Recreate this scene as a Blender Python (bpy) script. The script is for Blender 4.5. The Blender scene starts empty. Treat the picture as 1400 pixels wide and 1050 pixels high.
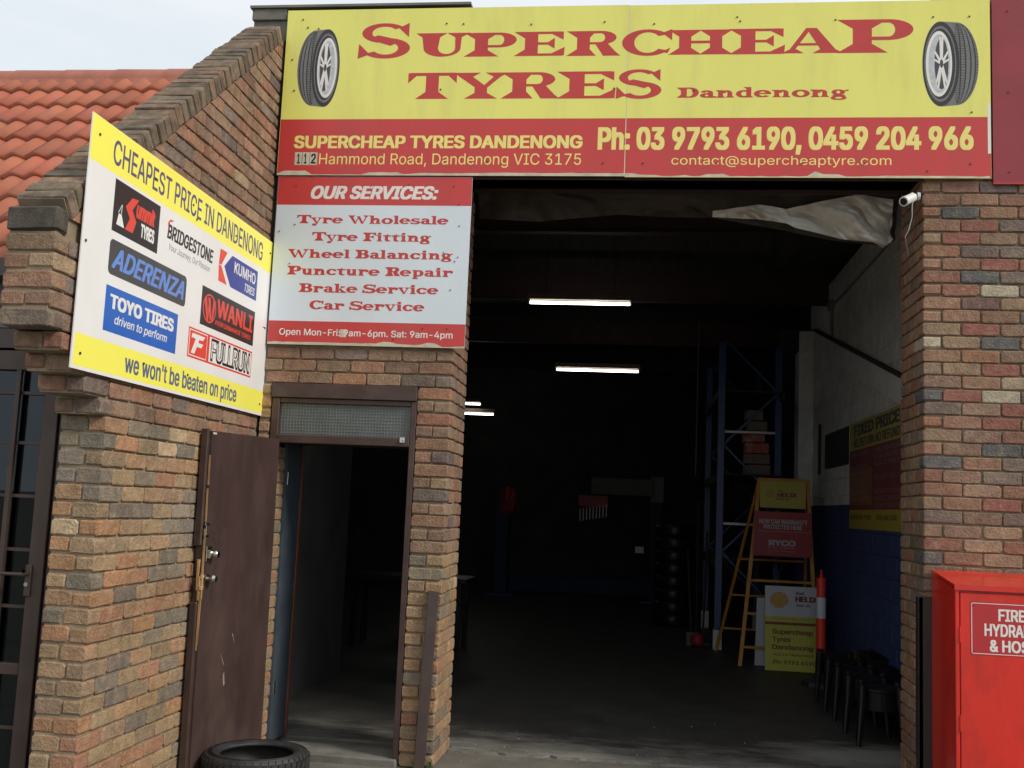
import bpy, math, random
import numpy as np
from mathutils import Vector, Matrix
random.seed(7)
S = bpy.context.scene
COL = S.collection
PI = math.pi

# ------------------------------------------------------------------ camera
CAM_P = Vector((-1.7785, -6.9513, 1.7145))
def rodr(rv):
    th = rv.length; k = rv / th
    K = Matrix(((0, -k.z, k.y), (k.z, 0, -k.x), (-k.y, k.x, 0)))
    return Matrix.Identity(3) + K * math.sin(th) + (K @ K) * (1 - math.cos(th))
CAM_R = rodr(Vector((0.119108474, -0.0357470212, 0.12362782)))
FPX = 1432.52
cd = bpy.data.cameras.new('camera'); cam = bpy.data.objects.new('camera', cd); COL.objects.link(cam)
cam.matrix_world = Matrix.Translation(CAM_P) @ (CAM_R @ Matrix(((1, 0, 0), (0, 0, -1), (0, 1, 0)))).to_4x4()
cd.sensor_width = 36.0; cd.lens = 36.0 * FPX / 1400.0; cd.clip_end = 2000; cd.clip_start = 0.05
S.camera = cam
def project(P):
    q = CAM_R.transposed() @ (Vector(P) - CAM_P)
    return (700 + FPX * q.x / q.y, 525 - FPX * q.z / q.y)

# ------------------------------------------------------------------ light
SUN_DIR = Vector((0.76, -0.30, 0.58)).normalized()      # towards the sun
elev = math.asin(SUN_DIR.z); azim = math.atan2(SUN_DIR.x, SUN_DIR.y)
W = bpy.data.worlds.new('World'); S.world = W; W.use_nodes = True
wt = W.node_tree; wt.nodes.clear()
sky = wt.nodes.new('ShaderNodeTexSky'); sky.sky_type = 'NISHITA'; sky.sun_disc = False
sky.sun_elevation = elev; sky.sun_rotation = azim; sky.air_density = 1.0; sky.dust_density = 3.0
tc = wt.nodes.new('ShaderNodeTexCoord')
mp = wt.nodes.new('ShaderNodeMapping'); mp.inputs['Scale'].default_value = (1.0, 1.0, 2.6)
cn = wt.nodes.new('ShaderNodeTexNoise'); cn.inputs['Scale'].default_value = 2.2; cn.inputs['Detail'].default_value = 5; cn.inputs['Roughness'].default_value = .5
cr = wt.nodes.new('ShaderNodeValToRGB')
cr.color_ramp.elements[0].position = .35; cr.color_ramp.elements[0].color = (8.2, 9.0, 9.7, 1)
cr.color_ramp.elements[1].position = .65; cr.color_ramp.elements[1].color = (10.6, 10.8, 10.9, 1)
mx = wt.nodes.new('ShaderNodeMix'); mx.data_type = 'RGBA'; mx.inputs['Factor'].default_value = .86
bg = wt.nodes.new('ShaderNodeBackground'); bg.inputs['Strength'].default_value = .1
wo = wt.nodes.new('ShaderNodeOutputWorld')
wt.links.new(tc.outputs['Generated'], mp.inputs['Vector']); wt.links.new(mp.outputs[0], cn.inputs['Vector'])
wt.links.new(cn.outputs['Fac'], cr.inputs['Fac'])
wt.links.new(sky.outputs[0], mx.inputs['A']); wt.links.new(cr.outputs['Color'], mx.inputs['B'])
wt.links.new(mx.outputs['Result'], bg.inputs['Color']); wt.links.new(bg.outputs[0], wo.inputs['Surface'])
sl = bpy.data.lights.new('sun', 'SUN'); sl.energy = 2.5; sl.angle = math.radians(13); sl.color = (1, .94, .84)
so = bpy.data.objects.new('sun', sl); COL.objects.link(so)
so.rotation_euler = SUN_DIR.to_track_quat('Z', 'Y').to_euler(); so.location = (6, -8, 12)
S.view_settings.view_transform = 'Standard'; S.view_settings.look = 'None'
S.view_settings.exposure = 0.0; S.view_settings.gamma = 1.0; S.view_settings.use_curve_mapping = False
S.render.engine = 'CYCLES'

# ------------------------------------------------------------------ materials
MATS = {}
def mat(name, col, rough=.7, metal=0., var=.12, scale=6., bump=0., bscale=60., detail=6, dirt=None, dirt_amt=0., dirt_scale=2., spec=.5, emit=0., coat=0., stretch=(1, 1, 1), objcolor=False):
    if name in MATS: return MATS[name]
    m = bpy.data.materials.new(name); m.use_nodes = True; t = m.node_tree; N = t.nodes; L = t.links
    b = N['Principled BSDF']; b.inputs['Roughness'].default_value = rough; b.inputs['Metallic'].default_value = metal
    b.inputs['Specular IOR Level'].default_value = spec
    if coat: b.inputs['Coat Weight'].default_value = coat
    g = N.new('ShaderNodeNewGeometry'); mpp = N.new('ShaderNodeMapping'); mpp.inputs['Scale'].default_value = stretch
    L.new(g.outputs['Position'], mpp.inputs['Vector'])
    n = N.new('ShaderNodeTexNoise'); n.inputs['Scale'].default_value = scale; n.inputs['Detail'].default_value = detail
    L.new(mpp.outputs[0], n.inputs['Vector'])
    mr = N.new('ShaderNodeMapRange'); mr.inputs['From Min'].default_value = .3; mr.inputs['From Max'].default_value = .7
    mr.inputs['To Min'].default_value = 1 - var; mr.inputs['To Max'].default_value = 1 + var
    L.new(n.outputs['Fac'], mr.inputs['Value'])
    mul = N.new('ShaderNodeMix'); mul.data_type = 'RGBA'; mul.blend_type = 'MULTIPLY'; mul.inputs['Factor'].default_value = 1
    mul.inputs['A'].default_value = (*col, 1)
    if objcolor:
        oi = N.new('ShaderNodeObjectInfo'); L.new(oi.outputs['Color'], mul.inputs['A'])
    L.new(mr.outputs['Result'], mul.inputs['B'])
    out = mul.outputs['Result']
    if dirt:
        n2 = N.new('ShaderNodeTexNoise'); n2.inputs['Scale'].default_value = dirt_scale; n2.inputs['Detail'].default_value = 8; n2.inputs['Roughness'].default_value = .65
        L.new(mpp.outputs[0], n2.inputs['Vector'])
        r2 = N.new('ShaderNodeMapRange'); r2.inputs['From Min'].default_value = .48; r2.inputs['From Max'].default_value = .68; r2.inputs['To Max'].default_value = dirt_amt
        L.new(n2.outputs['Fac'], r2.inputs['Value'])
        m2 = N.new('ShaderNodeMix'); m2.data_type = 'RGBA'; m2.inputs['B'].default_value = (*dirt, 1)
        L.new(r2.outputs['Result'], m2.inputs['Factor']); L.new(out, m2.inputs['A']); out = m2.outputs['Result']
    L.new(out, b.inputs['Base Color'])
    if bump:
        n3 = N.new('ShaderNodeTexNoise'); n3.inputs['Scale'].default_value = bscale; n3.inputs['Detail'].default_value = 6; n3.inputs['Roughness'].default_value = .6
        L.new(mpp.outputs[0], n3.inputs['Vector'])
        bp = N.new('ShaderNodeBump'); bp.inputs['Strength'].default_value = 1; bp.inputs['Distance'].default_value = bump
        L.new(n3.outputs['Fac'], bp.inputs['Height']); L.new(bp.outputs[0], b.inputs['Normal'])
    if emit:
        b.inputs['Emission Color'].default_value = (*col, 1); b.inputs['Emission Strength'].default_value = emit
    m['_out'] = 1
    MATS[name] = m
    return m

def brick_mat():
    m = mat('worn_brick', (1, 1, 1), rough=.9, var=.20, scale=22, bump=.012, bscale=60, dirt=(.34, .26, .17), dirt_amt=.5, dirt_scale=16, objcolor=True, spec=.25)
    t = m.node_tree; N = t.nodes; L = t.links; b = N['Principled BSDF']
    src = b.inputs['Base Color'].links[0].from_socket
    g = N.new('ShaderNodeNewGeometry')
    # brick to brick drift inside joined pieces
    r = N.new('ShaderNodeMapRange'); r.inputs['To Min'].default_value = .82; r.inputs['To Max'].default_value = 1.15
    L.new(g.outputs['Random Per Island'], r.inputs['Value'])
    # joined bricks (object alpha 0) draw their own tone per brick
    oi = [q for q in N if q.type == 'OBJECT_INFO'][0]
    rp = N.new('ShaderNodeValToRGB'); rp.color_ramp.interpolation = 'CONSTANT'
    tones = [(.0, (.29, .17, .115)), (.18, (.26, .165, .105)), (.36, (.31, .20, .13)), (.52, (.27, .135, .095)), (.66, (.22, .15, .105)), (.8, (.33, .185, .11)), (.9, (.15, .135, .125))]
    e_ = rp.color_ramp.elements; e_[0].position = 0; e_[0].color = (*tones[0][1], 1); e_[1].position = tones[1][0]; e_[1].color = (*tones[1][1], 1)
    for p_, c_ in tones[2:]: q_ = e_.new(p_); q_.color = (*c_, 1)
    L.new(g.outputs['Random Per Island'], rp.inputs['Fac'])
    mj = N.new('ShaderNodeMix'); mj.data_type = 'RGBA'; L.new(oi.outputs['Alpha'], mj.inputs['Factor']); L.new(rp.outputs['Color'], mj.inputs['A']); L.new(oi.outputs['Color'], mj.inputs['B'])
    for l_ in list(L):
        if l_.from_node == oi and l_.from_socket.name == 'Color' and l_.to_node != mj: ts = l_.to_socket; L.remove(l_); L.new(mj.outputs['Result'], ts)
    # fine dark pits and pale lime specks
    n = N.new('ShaderNodeTexNoise'); n.inputs['Scale'].default_value = 260; n.inputs['Detail'].default_value = 3
    L.new(g.outputs['Position'], n.inputs['Vector'])
    r2 = N.new('ShaderNodeMapRange'); r2.inputs['From Min'].default_value = .34; r2.inputs['From Max'].default_value = .6; r2.inputs['To Min'].default_value = .66; r2.inputs['To Max'].default_value = 1.08
    L.new(n.outputs['Fac'], r2.inputs['Value'])
    mm = N.new('ShaderNodeMath'); mm.operation = 'MULTIPLY'; L.new(r.outputs[0], mm.inputs[0]); L.new(r2.outputs[0], mm.inputs[1])
    mu = N.new('ShaderNodeMix'); mu.data_type = 'RGBA'; mu.blend_type = 'MULTIPLY'; mu.inputs['Factor'].default_value = 1
    L.new(src, mu.inputs['A']); L.new(mm.outputs[0], mu.inputs['B'])
    # whitish efflorescence in streaks
    n4 = N.new('ShaderNodeTexNoise'); n4.inputs['Scale'].default_value = 5.5; n4.inputs['Detail'].default_value = 9; n4.inputs['Roughness'].default_value = .75
    L.new(g.outputs['Position'], n4.inputs['Vector'])
    r4 = N.new('ShaderNodeMapRange'); r4.inputs['From Min'].default_value = .60; r4.inputs['From Max'].default_value = .72; r4.inputs['To Max'].default_value = .55
    L.new(n4.outputs['Fac'], r4.inputs['Value'])
    m4 = N.new('ShaderNodeMix'); m4.data_type = 'RGBA'; m4.inputs['B'].default_value = (.46, .38, .28, 1)
    L.new(r4.outputs[0], m4.inputs['Factor']); L.new(mu.outputs['Result'], m4.inputs['A'])
    n5 = N.new('ShaderNodeTexNoise'); n5.inputs['Scale'].default_value = 2.3; n5.inputs['Detail'].default_value = 7; n5.inputs['Roughness'].default_value = .62
    L.new(g.outputs['Position'], n5.inputs['Vector'])
    r5 = N.new('ShaderNodeMapRange'); r5.inputs['From Min'].default_value = .38; r5.inputs['From Max'].default_value = .66; r5.inputs['To Min'].default_value = 1.12; r5.inputs['To Max'].default_value = .80
    L.new(n5.outputs['Fac'], r5.inputs['Value'])
    m5 = N.new('ShaderNodeMix'); m5.data_type = 'RGBA'; m5.blend_type = 'MULTIPLY'; m5.inputs['Factor'].default_value = 1
    L.new(m4.outputs['Result'], m5.inputs['A']); L.new(r5.outputs[0], m5.inputs['B'])
    L.new(m5.outputs['Result'], b.inputs['Base Color'])
    return m
M_BRICK = brick_mat()
M_MORTAR = mat('mortar', (.27, .21, .14), rough=.95, var=.25, scale=9, bump=.006, bscale=90, dirt=(.12, .095, .07), dirt_amt=.5, dirt_scale=3)
M_COPING = mat('lichened_brick', (.105, .088, .066), rough=.95, var=.35, scale=18, bump=.008, bscale=120, dirt=(.045, .042, .036), dirt_amt=.7, dirt_scale=7, objcolor=True)
def paint(name, c, rough=.35, **k): return mat(name, c, rough=rough, **k)
M_YEL = paint('sign_yellow', (.80, .77, .18), .3, var=.04, scale=3, dirt=(.55, .50, .16), dirt_amt=.28, dirt_scale=5, stretch=(1, 1, .25))
M_YEL2 = paint('bright_sign_yellow', (.93, .88, .13), .28, var=.03, scale=3, dirt=(.6, .55, .2), dirt_amt=.12, dirt_scale=3)
M_RED = paint('sign_red', (.55, .048, .044), .3, var=.06, scale=3, dirt=(.40, .07, .06), dirt_amt=.35, dirt_scale=5, stretch=(1, 1, .25))
M_LRED = paint('letter_red', (.52, .045, .04), .35, var=.05)
M_LYEL = paint('letter_yellow', (.86, .74, .22), .35, var=.03)
M_WHITE = paint('sign_white', (.80, .80, .80), .3, var=.03, scale=2.5, dirt=(.6, .58, .52), dirt_amt=.12, dirt_scale=2)
M_SVC = paint('sign_pale_grey', (.66, .73, .79), .3, var=.03, scale=2.5, dirt=(.50, .48, .42), dirt_amt=.15, dirt_scale=2)
M_LWHITE = paint('letter_white', (.78, .74, .70), .4, var=.04)
M_PEEL = paint('peeled_vinyl', (.55, .5, .38), .6, var=.2, scale=12)
M_NAVY = paint('letter_navy', (.10, .09, .20), .4, var=.06)
M_GREYBL = paint('letter_slate', (.13, .15, .24), .4, var=.06)
M_BLACK = paint('print_black', (.02, .018, .018), .35, var=.1)
M_DKG = paint('print_dark_grey', (.06, .06, .065), .35, var=.1)
M_BLUE = paint('print_blue', (.02, .13, .52), .3, var=.05)
M_BLUE2 = paint('print_mid_blue', (.14, .27, .68), .35, var=.05)
M_NAVY2 = paint('print_navy', (.03, .05, .30), .3, var=.05)
M_PRED = paint('print_red', (.72, .07, .045), .35, var=.05)
M_SILV = paint('print_silver', (.5, .52, .54), .35, var=.15, scale=40)
M_ALEDGE = mat('panel_edge', (.35, .35, .33), rough=.5, metal=.4)
M_MAROON = paint('maroon_panel', (.26, .022, .032), .5, var=.12, scale=3, dirt=(.16, .03, .035), dirt_amt=.4)
M_BROWN = mat('brown_painted_timber', (.055, .030, .025), rough=.45, var=.2, scale=8, bump=.0015, bscale=80, dirt=(.11, .08, .065), dirt_amt=.35, dirt_scale=5)
M_DOOR = mat('brown_door_paint', (.056, .033, .030), rough=.42, var=.22, scale=4, bump=.0015, bscale=120, dirt=(.13, .085, .072), dirt_amt=.4, dirt_scale=3.2, stretch=(1, 1, .45))
M_FRAMEB = mat('bronze_aluminium', (.060, .040, .033), rough=.38, metal=.25, var=.15)
M_WOOD = mat('splintered_wood', (.42, .25, .11), rough=.8, var=.35, scale=60, stretch=(1, 1, .1))
M_CHROME = mat('worn_chrome', (.55, .54, .5), rough=.22, metal=1., var=.15, scale=40)
M_STEEL = mat('grey_steel', (.3, .3, .29), rough=.45, metal=.7)
M_BLDOOR = mat('blue_grey_lining', (.045, .062, .085), rough=.55, var=.15, dirt=(.12, .13, .13), dirt_amt=.3)
M_ORWOOD = mat('stained_timber', (.16, .055, .025), rough=.5, var=.2)
M_TILE = mat('terracotta_tile', (.42, .13, .07), rough=.6, var=.13, scale=5, bump=.002, bscale=70, dirt=(.24, .11, .08), dirt_amt=.6, dirt_scale=5, objcolor=True)
M_RIDGE = mat('terracotta_ridge', (.36, .13, .085), rough=.7, var=.16, scale=5, bump=.003, bscale=50, dirt=(.25, .09, .06), dirt_amt=.5, dirt_scale=4)
M_CONC = mat('weathered_concrete', (.17, .165, .14), rough=.95, var=.2, scale=8, bump=.004, bscale=80, dirt=(.08, .075, .065), dirt_amt=.6, dirt_scale=3)
M_FLASH = mat('grey_flashing', (.16, .16, .135), rough=.7, var=.15, dirt=(.08, .08, .07), dirt_amt=.4)
M_STEELB = mat('brown_steel_beam', (.045, .022, .018), rough=.7, var=.2)
M_RUBBER = mat('black_rubber', (.022, .022, .023), rough=.62, var=.25, scale=14, bump=.0015, bscale=200, dirt=(.07, .065, .058), dirt_amt=.4, dirt_scale=8)
M_FOIL = mat('crumpled_foil', (.68, .645, .58), rough=.45, metal=.35, var=.12, scale=5, bump=.002, bscale=40, dirt=(.30, .25, .19), dirt_amt=.6, dirt_scale=3.0)
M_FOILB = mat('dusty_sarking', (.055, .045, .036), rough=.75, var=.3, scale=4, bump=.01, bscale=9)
M_REDBOX = mat('gloss_red_enamel', (.66, .030, .018), rough=.28, var=.07, scale=3, bump=.006, bscale=3.5, dirt=(.30, .03, .022), dirt_amt=.5, dirt_scale=5, stretch=(1, 1, .4), coat=.3)
M_REDLBL = paint('label_red', (.46, .03, .035), .35, var=.05)
M_GUARD = mat('dark_brown_steel', (.032, .026, .024), rough=.4, var=.2, dirt=(.09, .08, .07), dirt_amt=.3)
M_BAR = mat('brown_painted_steel', (.065, .042, .037), rough=.45, var=.15, dirt=(.12, .10, .085), dirt_amt=.3, dirt_scale=8)
M_RACK = mat('rack_blue_paint', (.015, .045, .15), rough=.4, var=.15, spec=.5)
M_GALV = mat('galvanised_steel', (.32, .32, .30), rough=.4, metal=.7)
M_LADDER = mat('yellow_orange_paint', (.50, .22, .02), rough=.5, var=.15)
M_HIVIS = mat('fluoro_orange_plastic', (.82, .05, .028), rough=.45, var=.05)
M_REFL = mat('white_sleeve', (.62, .62, .66), rough=.4, var=.05)
M_STOOL = mat('black_gloss_paint', (.010, .010, .011), rough=.35, spec=.3, var=.1)
M_BOARDY = mat('board_yellow', (.42, .36, .045), rough=.5, var=.05)
M_BOARDG = mat('board_lime_yellow', (.45, .46, .05), rough=.5, var=.05)
M_BOARDW = mat('board_white', (.50, .52, .56), rough=.5, var=.05)
M_BOARDR = mat('board_red', (.30, .022, .03), rough=.5, var=.05)
M_DKRED = mat('print_dark_red', (.20, .02, .02), rough=.5)
M_CAMW = mat('white_plastic', (.68, .68, .67), rough=.35, var=.03)
M_LENS = mat('camera_lens', (.01, .01, .012), rough=.1)
M_TUBE = mat('lit_tube', (1, .98, .94), emit=9.0)
M_FIXT = mat('white_fixture', (.6, .6, .58), rough=.5)
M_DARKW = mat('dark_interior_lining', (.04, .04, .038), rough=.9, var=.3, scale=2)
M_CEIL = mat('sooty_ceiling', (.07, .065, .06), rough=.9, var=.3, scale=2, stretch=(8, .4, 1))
M_CARD = mat('carton_board', (.18, .145, .11), rough=.8)
M_CARDR = mat('red_white_carton', (.42, .10, .08), rough=.7, dirt=(.5, .48, .45), dirt_amt=.9, dirt_scale=9)
M_GRASS = mat('weed_green', (.06, .10, .025), rough=.8)
M_PEBBLE = mat('litter_pale', (.5, .48, .42), rough=.8)
M_GUTTER = mat('dark_gutter', (.055, .045, .04), rough=.55, var=.2)
M_SOFFIT = mat('green_grey_soffit', (.12, .15, .14), rough=.7)

# painted block wall: blue dado below 1.9 m
def block_mat():
    m = mat('painted_blockwork', (.80, .80, .76), rough=.75, var=.12, scale=5, bump=.003, bscale=60, dirt=(.5, .5, .48), dirt_amt=.35, dirt_scale=3)
    t = m.node_tree; N = t.nodes; L = t.links; b = N['Principled BSDF']; src = b.inputs['Base Color'].links[0].from_socket
    g = N.new('ShaderNodeNewGeometry'); s = N.new('ShaderNodeSeparateXYZ'); L.new(g.outputs['Position'], s.inputs[0])
    c = N.new('ShaderNodeMath'); c.operation = 'LESS_THAN'; c.inputs[1].default_value = 1.9; L.new(s.outputs['Z'], c.inputs[0])
    x = N.new('ShaderNodeMix'); x.data_type = 'RGBA'; x.inputs['B'].default_value = (.040, .062, .19, 1)
    L.new(c.outputs[0], x.inputs['Factor']); L.new(src, x.inputs['A']); L.new(x.outputs['Result'], b.inputs['Base Color'])
    return m
M_BLOCK = block_mat()

def glass_mat(name, tint, rough=.02, amt=.5):
    m = bpy.data.materials.new(name); m.use_nodes = True; t = m.node_tree; N = t.nodes; L = t.links; N.clear()
    o = N.new('ShaderNodeOutputMaterial'); tr = N.new('ShaderNodeBsdfTransparent'); tr.inputs[0].default_value = (*tint, 1)
    gl = N.new('ShaderNodeBsdfGlossy'); gl.inputs['Roughness'].default_value = rough; gl.inputs[0].default_value = (.8, .9, 1, 1)
    fr = N.new('ShaderNodeFresnel'); fr.inputs['IOR'].default_value = 1.5
    ad = N.new('ShaderNodeMath'); ad.operation = 'ADD'; ad.inputs[1].default_value = amt; L.new(fr.outputs[0], ad.inputs[0])
    mxx = N.new('ShaderNodeMixShader'); L.new(ad.outputs[0], mxx.inputs[0]); L.new(tr.outputs[0], mxx.inputs[1]); L.new(gl.outputs[0], mxx.inputs[2])
    L.new(mxx.outputs[0], o.inputs['Surface'])
    return m
M_GLASS = glass_mat('shop_glass', (.35, .38, .38), .01, .0)
M_OBSC = mat('obscure_wired_glass', (.10, .115, .115), rough=.35, var=.2, scale=6, bump=.002, bscale=90)

# ------------------------------------------------------------------ mesh helpers
class MB:
    def __init__(s): s.v = []; s.f = []; s.mi = []
    def add(s, v, f, mi=0):
        o = len(s.v); s.v += [tuple(p) for p in v]; s.f += [tuple(i + o for i in q) for q in f]; s.mi += [mi] * len(f)
    def box(s, a, b, mi=0, M=None):
        (x0, y0, z0), (x1, y1, z1) = a, b
        v = [(x0, y0, z0), (x1, y0, z0), (x1, y1, z0), (x0, y1, z0), (x0, y0, z1), (x1, y0, z1), (x1, y1, z1), (x0, y1, z1)]
        if M: v = [M @ Vector(p) for p in v]
        s.add(v, [(3, 2, 1, 0), (4, 5, 6, 7), (0, 1, 5, 4), (1, 2, 6, 5), (2, 3, 7, 6), (3, 0, 4, 7)], mi)
    def bbox(s, a, b, r=.004, jit=0., mi=0, M=None, rnd=random):
        (x0, y0, z0), (x1, y1, z1) = a, b
        V = []; idx = {}
        for ix, X in enumerate((x0, x1)):
            for iy, Y in enumerate((y0, y1)):
                for iz, Z in enumerate((z0, z1)):
                    sx, sy, sz = (1 if ix == 0 else -1), (1 if iy == 0 else -1), (1 if iz == 0 else -1)
                    rr = r * (1 + (rnd.random() - .3) * (1.6 if jit else 0))
                    for ax in range(3):   # vertex lying on the face perpendicular to ax
                        p = [X + sx * rr * (ax != 0), Y + sy * rr * (ax != 1), Z + sz * rr * (ax != 2)]
                        if jit: p = [c + rnd.uniform(-jit, jit) for c in p]
                        idx[(ix, iy, iz, ax)] = len(V); V.append(tuple(p))
        F = []
        def g(ix, iy, iz, ax): return idx[(ix, iy, iz, ax)]
        F.append([g(0, 0, 0, 0), g(0, 0, 1, 0), g(0, 1, 1, 0), g(0, 1, 0, 0)]); F.append([g(1, 0, 0, 0), g(1, 1, 0, 0), g(1, 1, 1, 0), g(1, 0, 1, 0)])
        F.append([g(0, 0, 0, 1), g(1, 0, 0, 1), g(1, 0, 1, 1), g(0, 0, 1, 1)]); F.append([g(0, 1, 0, 1), g(0, 1, 1, 1), g(1, 1, 1, 1), g(1, 1, 0, 1)])
        F.append([g(0, 0, 0, 2), g(0, 1, 0, 2), g(1, 1, 0, 2), g(1, 0, 0, 2)]); F.append([g(0, 0, 1, 2), g(1, 0, 1, 2), g(1, 1, 1, 2), g(0, 1, 1, 2)])
        c = Vector(((x0 + x1) / 2, (y0 + y1) / 2, (z0 + z1) / 2))
        def orient(q):
            P = [Vector(V[i]) for i in q]; n = (P[1] - P[0]).cross(P[2] - P[0]); m = sum(P, Vector()) / len(P) - c
            return q if n.dot(m) > 0 else q[::-1]
        for a_ in range(2):
            for b_ in range(2):
                F.append(orient([g(0, a_, b_, 1), g(1, a_, b_, 1), g(1, a_, b_, 2), g(0, a_, b_, 2)]))
                F.append(orient([g(a_, 0, b_, 0), g(a_, 1, b_, 0), g(a_, 1, b_, 2), g(a_, 0, b_, 2)]))
                F.append(orient([g(a_, b_, 0, 0), g(a_, b_, 1, 0), g(a_, b_, 1, 1), g(a_, b_, 0, 1)]))
                for d_ in range(2): F.append(orient([g(a_, b_, d_, 0), g(a_, b_, d_, 1), g(a_, b_, d_, 2)]))
        if M: V = [M @ Vector(p) for p in V]
        s.add(V, F, mi)
    def tube(s, p0, p1, r, n=10, mi=0, r1=None, cap=True):
        p0, p1 = Vector(p0), Vector(p1); d = (p1 - p0).normalized(); r1 = r if r1 is None else r1
        u = d.orthogonal().normalized(); w = d.cross(u)
        V = [p + (u * math.cos(2 * PI * i / n) + w * math.sin(2 * PI * i / n)) * rr for p, rr in ((p0, r), (p1, r1)) for i in range(n)]
        F = [(i, (i + 1) % n, n + (i + 1) % n, n + i) for i in range(n)]
        if cap: F += [tuple(range(n))[::-1], tuple(range(n, 2 * n))]
        s.add(V, F, mi)
    def path(s, pts, r, n=8, mi=0):
        for a, b in zip(pts, pts[1:]): s.tube(a, b, r, n, mi)
    def lathe(s, prof, c, axis='Z', n=32, mi=0, a0=0, a1=2 * PI):
        # prof: list of (radius, height); closed around the axis through c
        V = []; full = abs(a1 - a0 - 2 * PI) < 1e-6; k = n if full else n + 1
        for i in range(k):
            a = a0 + (a1 - a0) * i / n
            for r, h in prof:
                p = (r * math.cos(a), r * math.sin(a), h)
                if axis == 'X': p = (h, r * math.cos(a), r * math.sin(a))
                if axis == 'Y': p = (r * math.sin(a), h, r * math.cos(a))
                V.append((p[0] + c[0], p[1] + c[1], p[2] + c[2]))
        m = len(prof); F = []
        for i in range(n):
            j = (i + 1) % k
            for q in range(m - 1): F.append((i * m + q, j * m + q, j * m + q + 1, i * m + q + 1))
        s.add(V, F, mi)
    def prism(s, poly, x0, x1, ax='X', mi=0):
        # poly: 2D points (y,z) extruded along x
        n = len(poly)
        V = [(x0, a, b) for a, b in poly] + [(x1, a, b) for a, b in poly]
        if ax == 'Y': V = [(a, x0, b) for a, b in poly] + [(a, x1, b) for a, b in poly]
        F = [tuple(range(n))[::-1], tuple(range(n, 2 * n))] + [(i, (i + 1) % n, n + (i + 1) % n, n + i) for i in range(n)]
        s.add(V, F, mi)
    def mesh(s, name, mats, smooth=False):
        me = bpy.data.meshes.new(name); me.from_pydata(s.v, [], s.f)
        for m in (mats if isinstance(mats, (list, tuple)) else [mats]): me.materials.append(m)
        for p, i in zip(me.polygons, s.mi): p.material_index = i; p.use_smooth = smooth
        me.update(); return me
    def build(s, name, mats, parent=None, smooth=False, label=None):
        me = s.mesh(name, mats, smooth)
        o = bpy.data.objects.new(name, me); COL.objects.link(o)
        if parent: attach(o, parent)
        if label: o['label'] = label
        return o
def attach(o, parent):
    o.parent = parent
    o.matrix_parent_inverse = Matrix.Identity(4)
    if parent.type == 'EMPTY' or parent.location.length > 0:
        # parts are modelled in world space: subtract the parent's chain
        loc = Vector((0, 0, 0)); q = parent
        while q: loc += q.location; q = q.parent
        o.location = o.location - loc
def thing(name, loc, label, cat, group=None):
    o = bpy.data.objects.new(name, None); COL.objects.link(o); o.location = loc; o.empty_display_size = .1
    o['label'] = label; o['category'] = cat
    if group: o['group'] = group
    return o
def tag(o, label, cat, group=None):
    o['label'] = label; o['category'] = cat
    if group: o['group'] = group
    return o
def one(mb, name, mats, label, cat, group=None, smooth=False): return tag(mb.build(name, mats, None, smooth), label, cat, group)
def structure(mb, name, mats):
    o = mb.build(name, mats); o['kind'] = 'structure'; return o
def simple_box(name, a, b, m, parent=None, r=.003):
    k = MB(); k.bbox(a, b, r); return k.build(name, m, parent)

# ------------------------------------------------------------------ lettering
FONT = None
try:
    import os
    FONT = bpy.data.fonts.load(os.path.join(bpy.utils.system_resource('DATAFILES', path='fonts'), 'Inter.woff2'))
except Exception:
    FONT = None
def fill_loops(P, E):
    """triangulate closed outlines that may overlap (non-zero winding)"""
    from mathutils.geometry import delaunay_2d_cdt
    V2, _, T, _, _, _ = delaunay_2d_cdt([Vector(p) for p in P], E, [], 0, 1e-6)
    V = np.array([(v.x, v.y) for v in V2]); T = [tuple(t) for t in T if len(t) == 3]
    if not T: return [], []
    ta = np.array(T); c = V[ta].mean(axis=1); pa = np.array(P); e = np.array(E); a, b = pa[e[:, 0]], pa[e[:, 1]]
    px, py = c[:, 0][:, None], c[:, 1][:, None]
    up = (a[:, 1] <= py) & (b[:, 1] > py); dn = (a[:, 1] > py) & (b[:, 1] <= py)
    cr_ = (b[:, 0] - a[:, 0]) * (py - a[:, 1]) - (px - a[:, 0]) * (b[:, 1] - a[:, 1])
    w = (up & (cr_ > 0)).sum(1) - (dn & (cr_ < 0)).sum(1)
    return [tuple(v) for v in V], [t for t, k in zip(T, w) if k != 0]
def text_mesh(body, offset=0., shear=0.):
    c = bpy.data.curves.new('t', 'FONT'); c.body = body; c.size = 1; c.shear = shear; c.resolution_u = 4; c.fill_mode = 'NONE'
    if FONT: c.font = FONT
    o = bpy.data.objects.new('t', c); COL.objects.link(o)
    dg = bpy.context.evaluated_depsgraph_get(); me = bpy.data.meshes.new_from_object(o.evaluated_get(dg))
    P = [(v.co.x, v.co.y) for v in me.vertices]; E0 = [tuple(e.vertices) for e in me.edges]
    bpy.data.objects.remove(o); bpy.data.curves.remove(c); bpy.data.meshes.remove(me)
    # walk every outline in the order its points were written, so the winding is kept
    nxt = {}
    for i, j in E0: nxt.setdefault(i, []).append(j); nxt.setdefault(j, []).append(i)
    seen = set(); E = []
    for s_ in range(len(P)):
        if s_ in seen or s_ not in nxt: continue
        loop = [s_]; seen.add(s_); cur = s_ + 1 if s_ + 1 in nxt[s_] else nxt[s_][0]
        while cur not in seen:
            loop.append(cur); seen.add(cur); q = [k for k in nxt[cur] if k not in seen]
            if not q: break
            cur = (cur + 1) if (cur + 1) in q else q[0]
        E += [(loop[i], loop[(i + 1) % len(loop)]) for i in range(len(loop))]
    return fill_loops(P, E)
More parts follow.
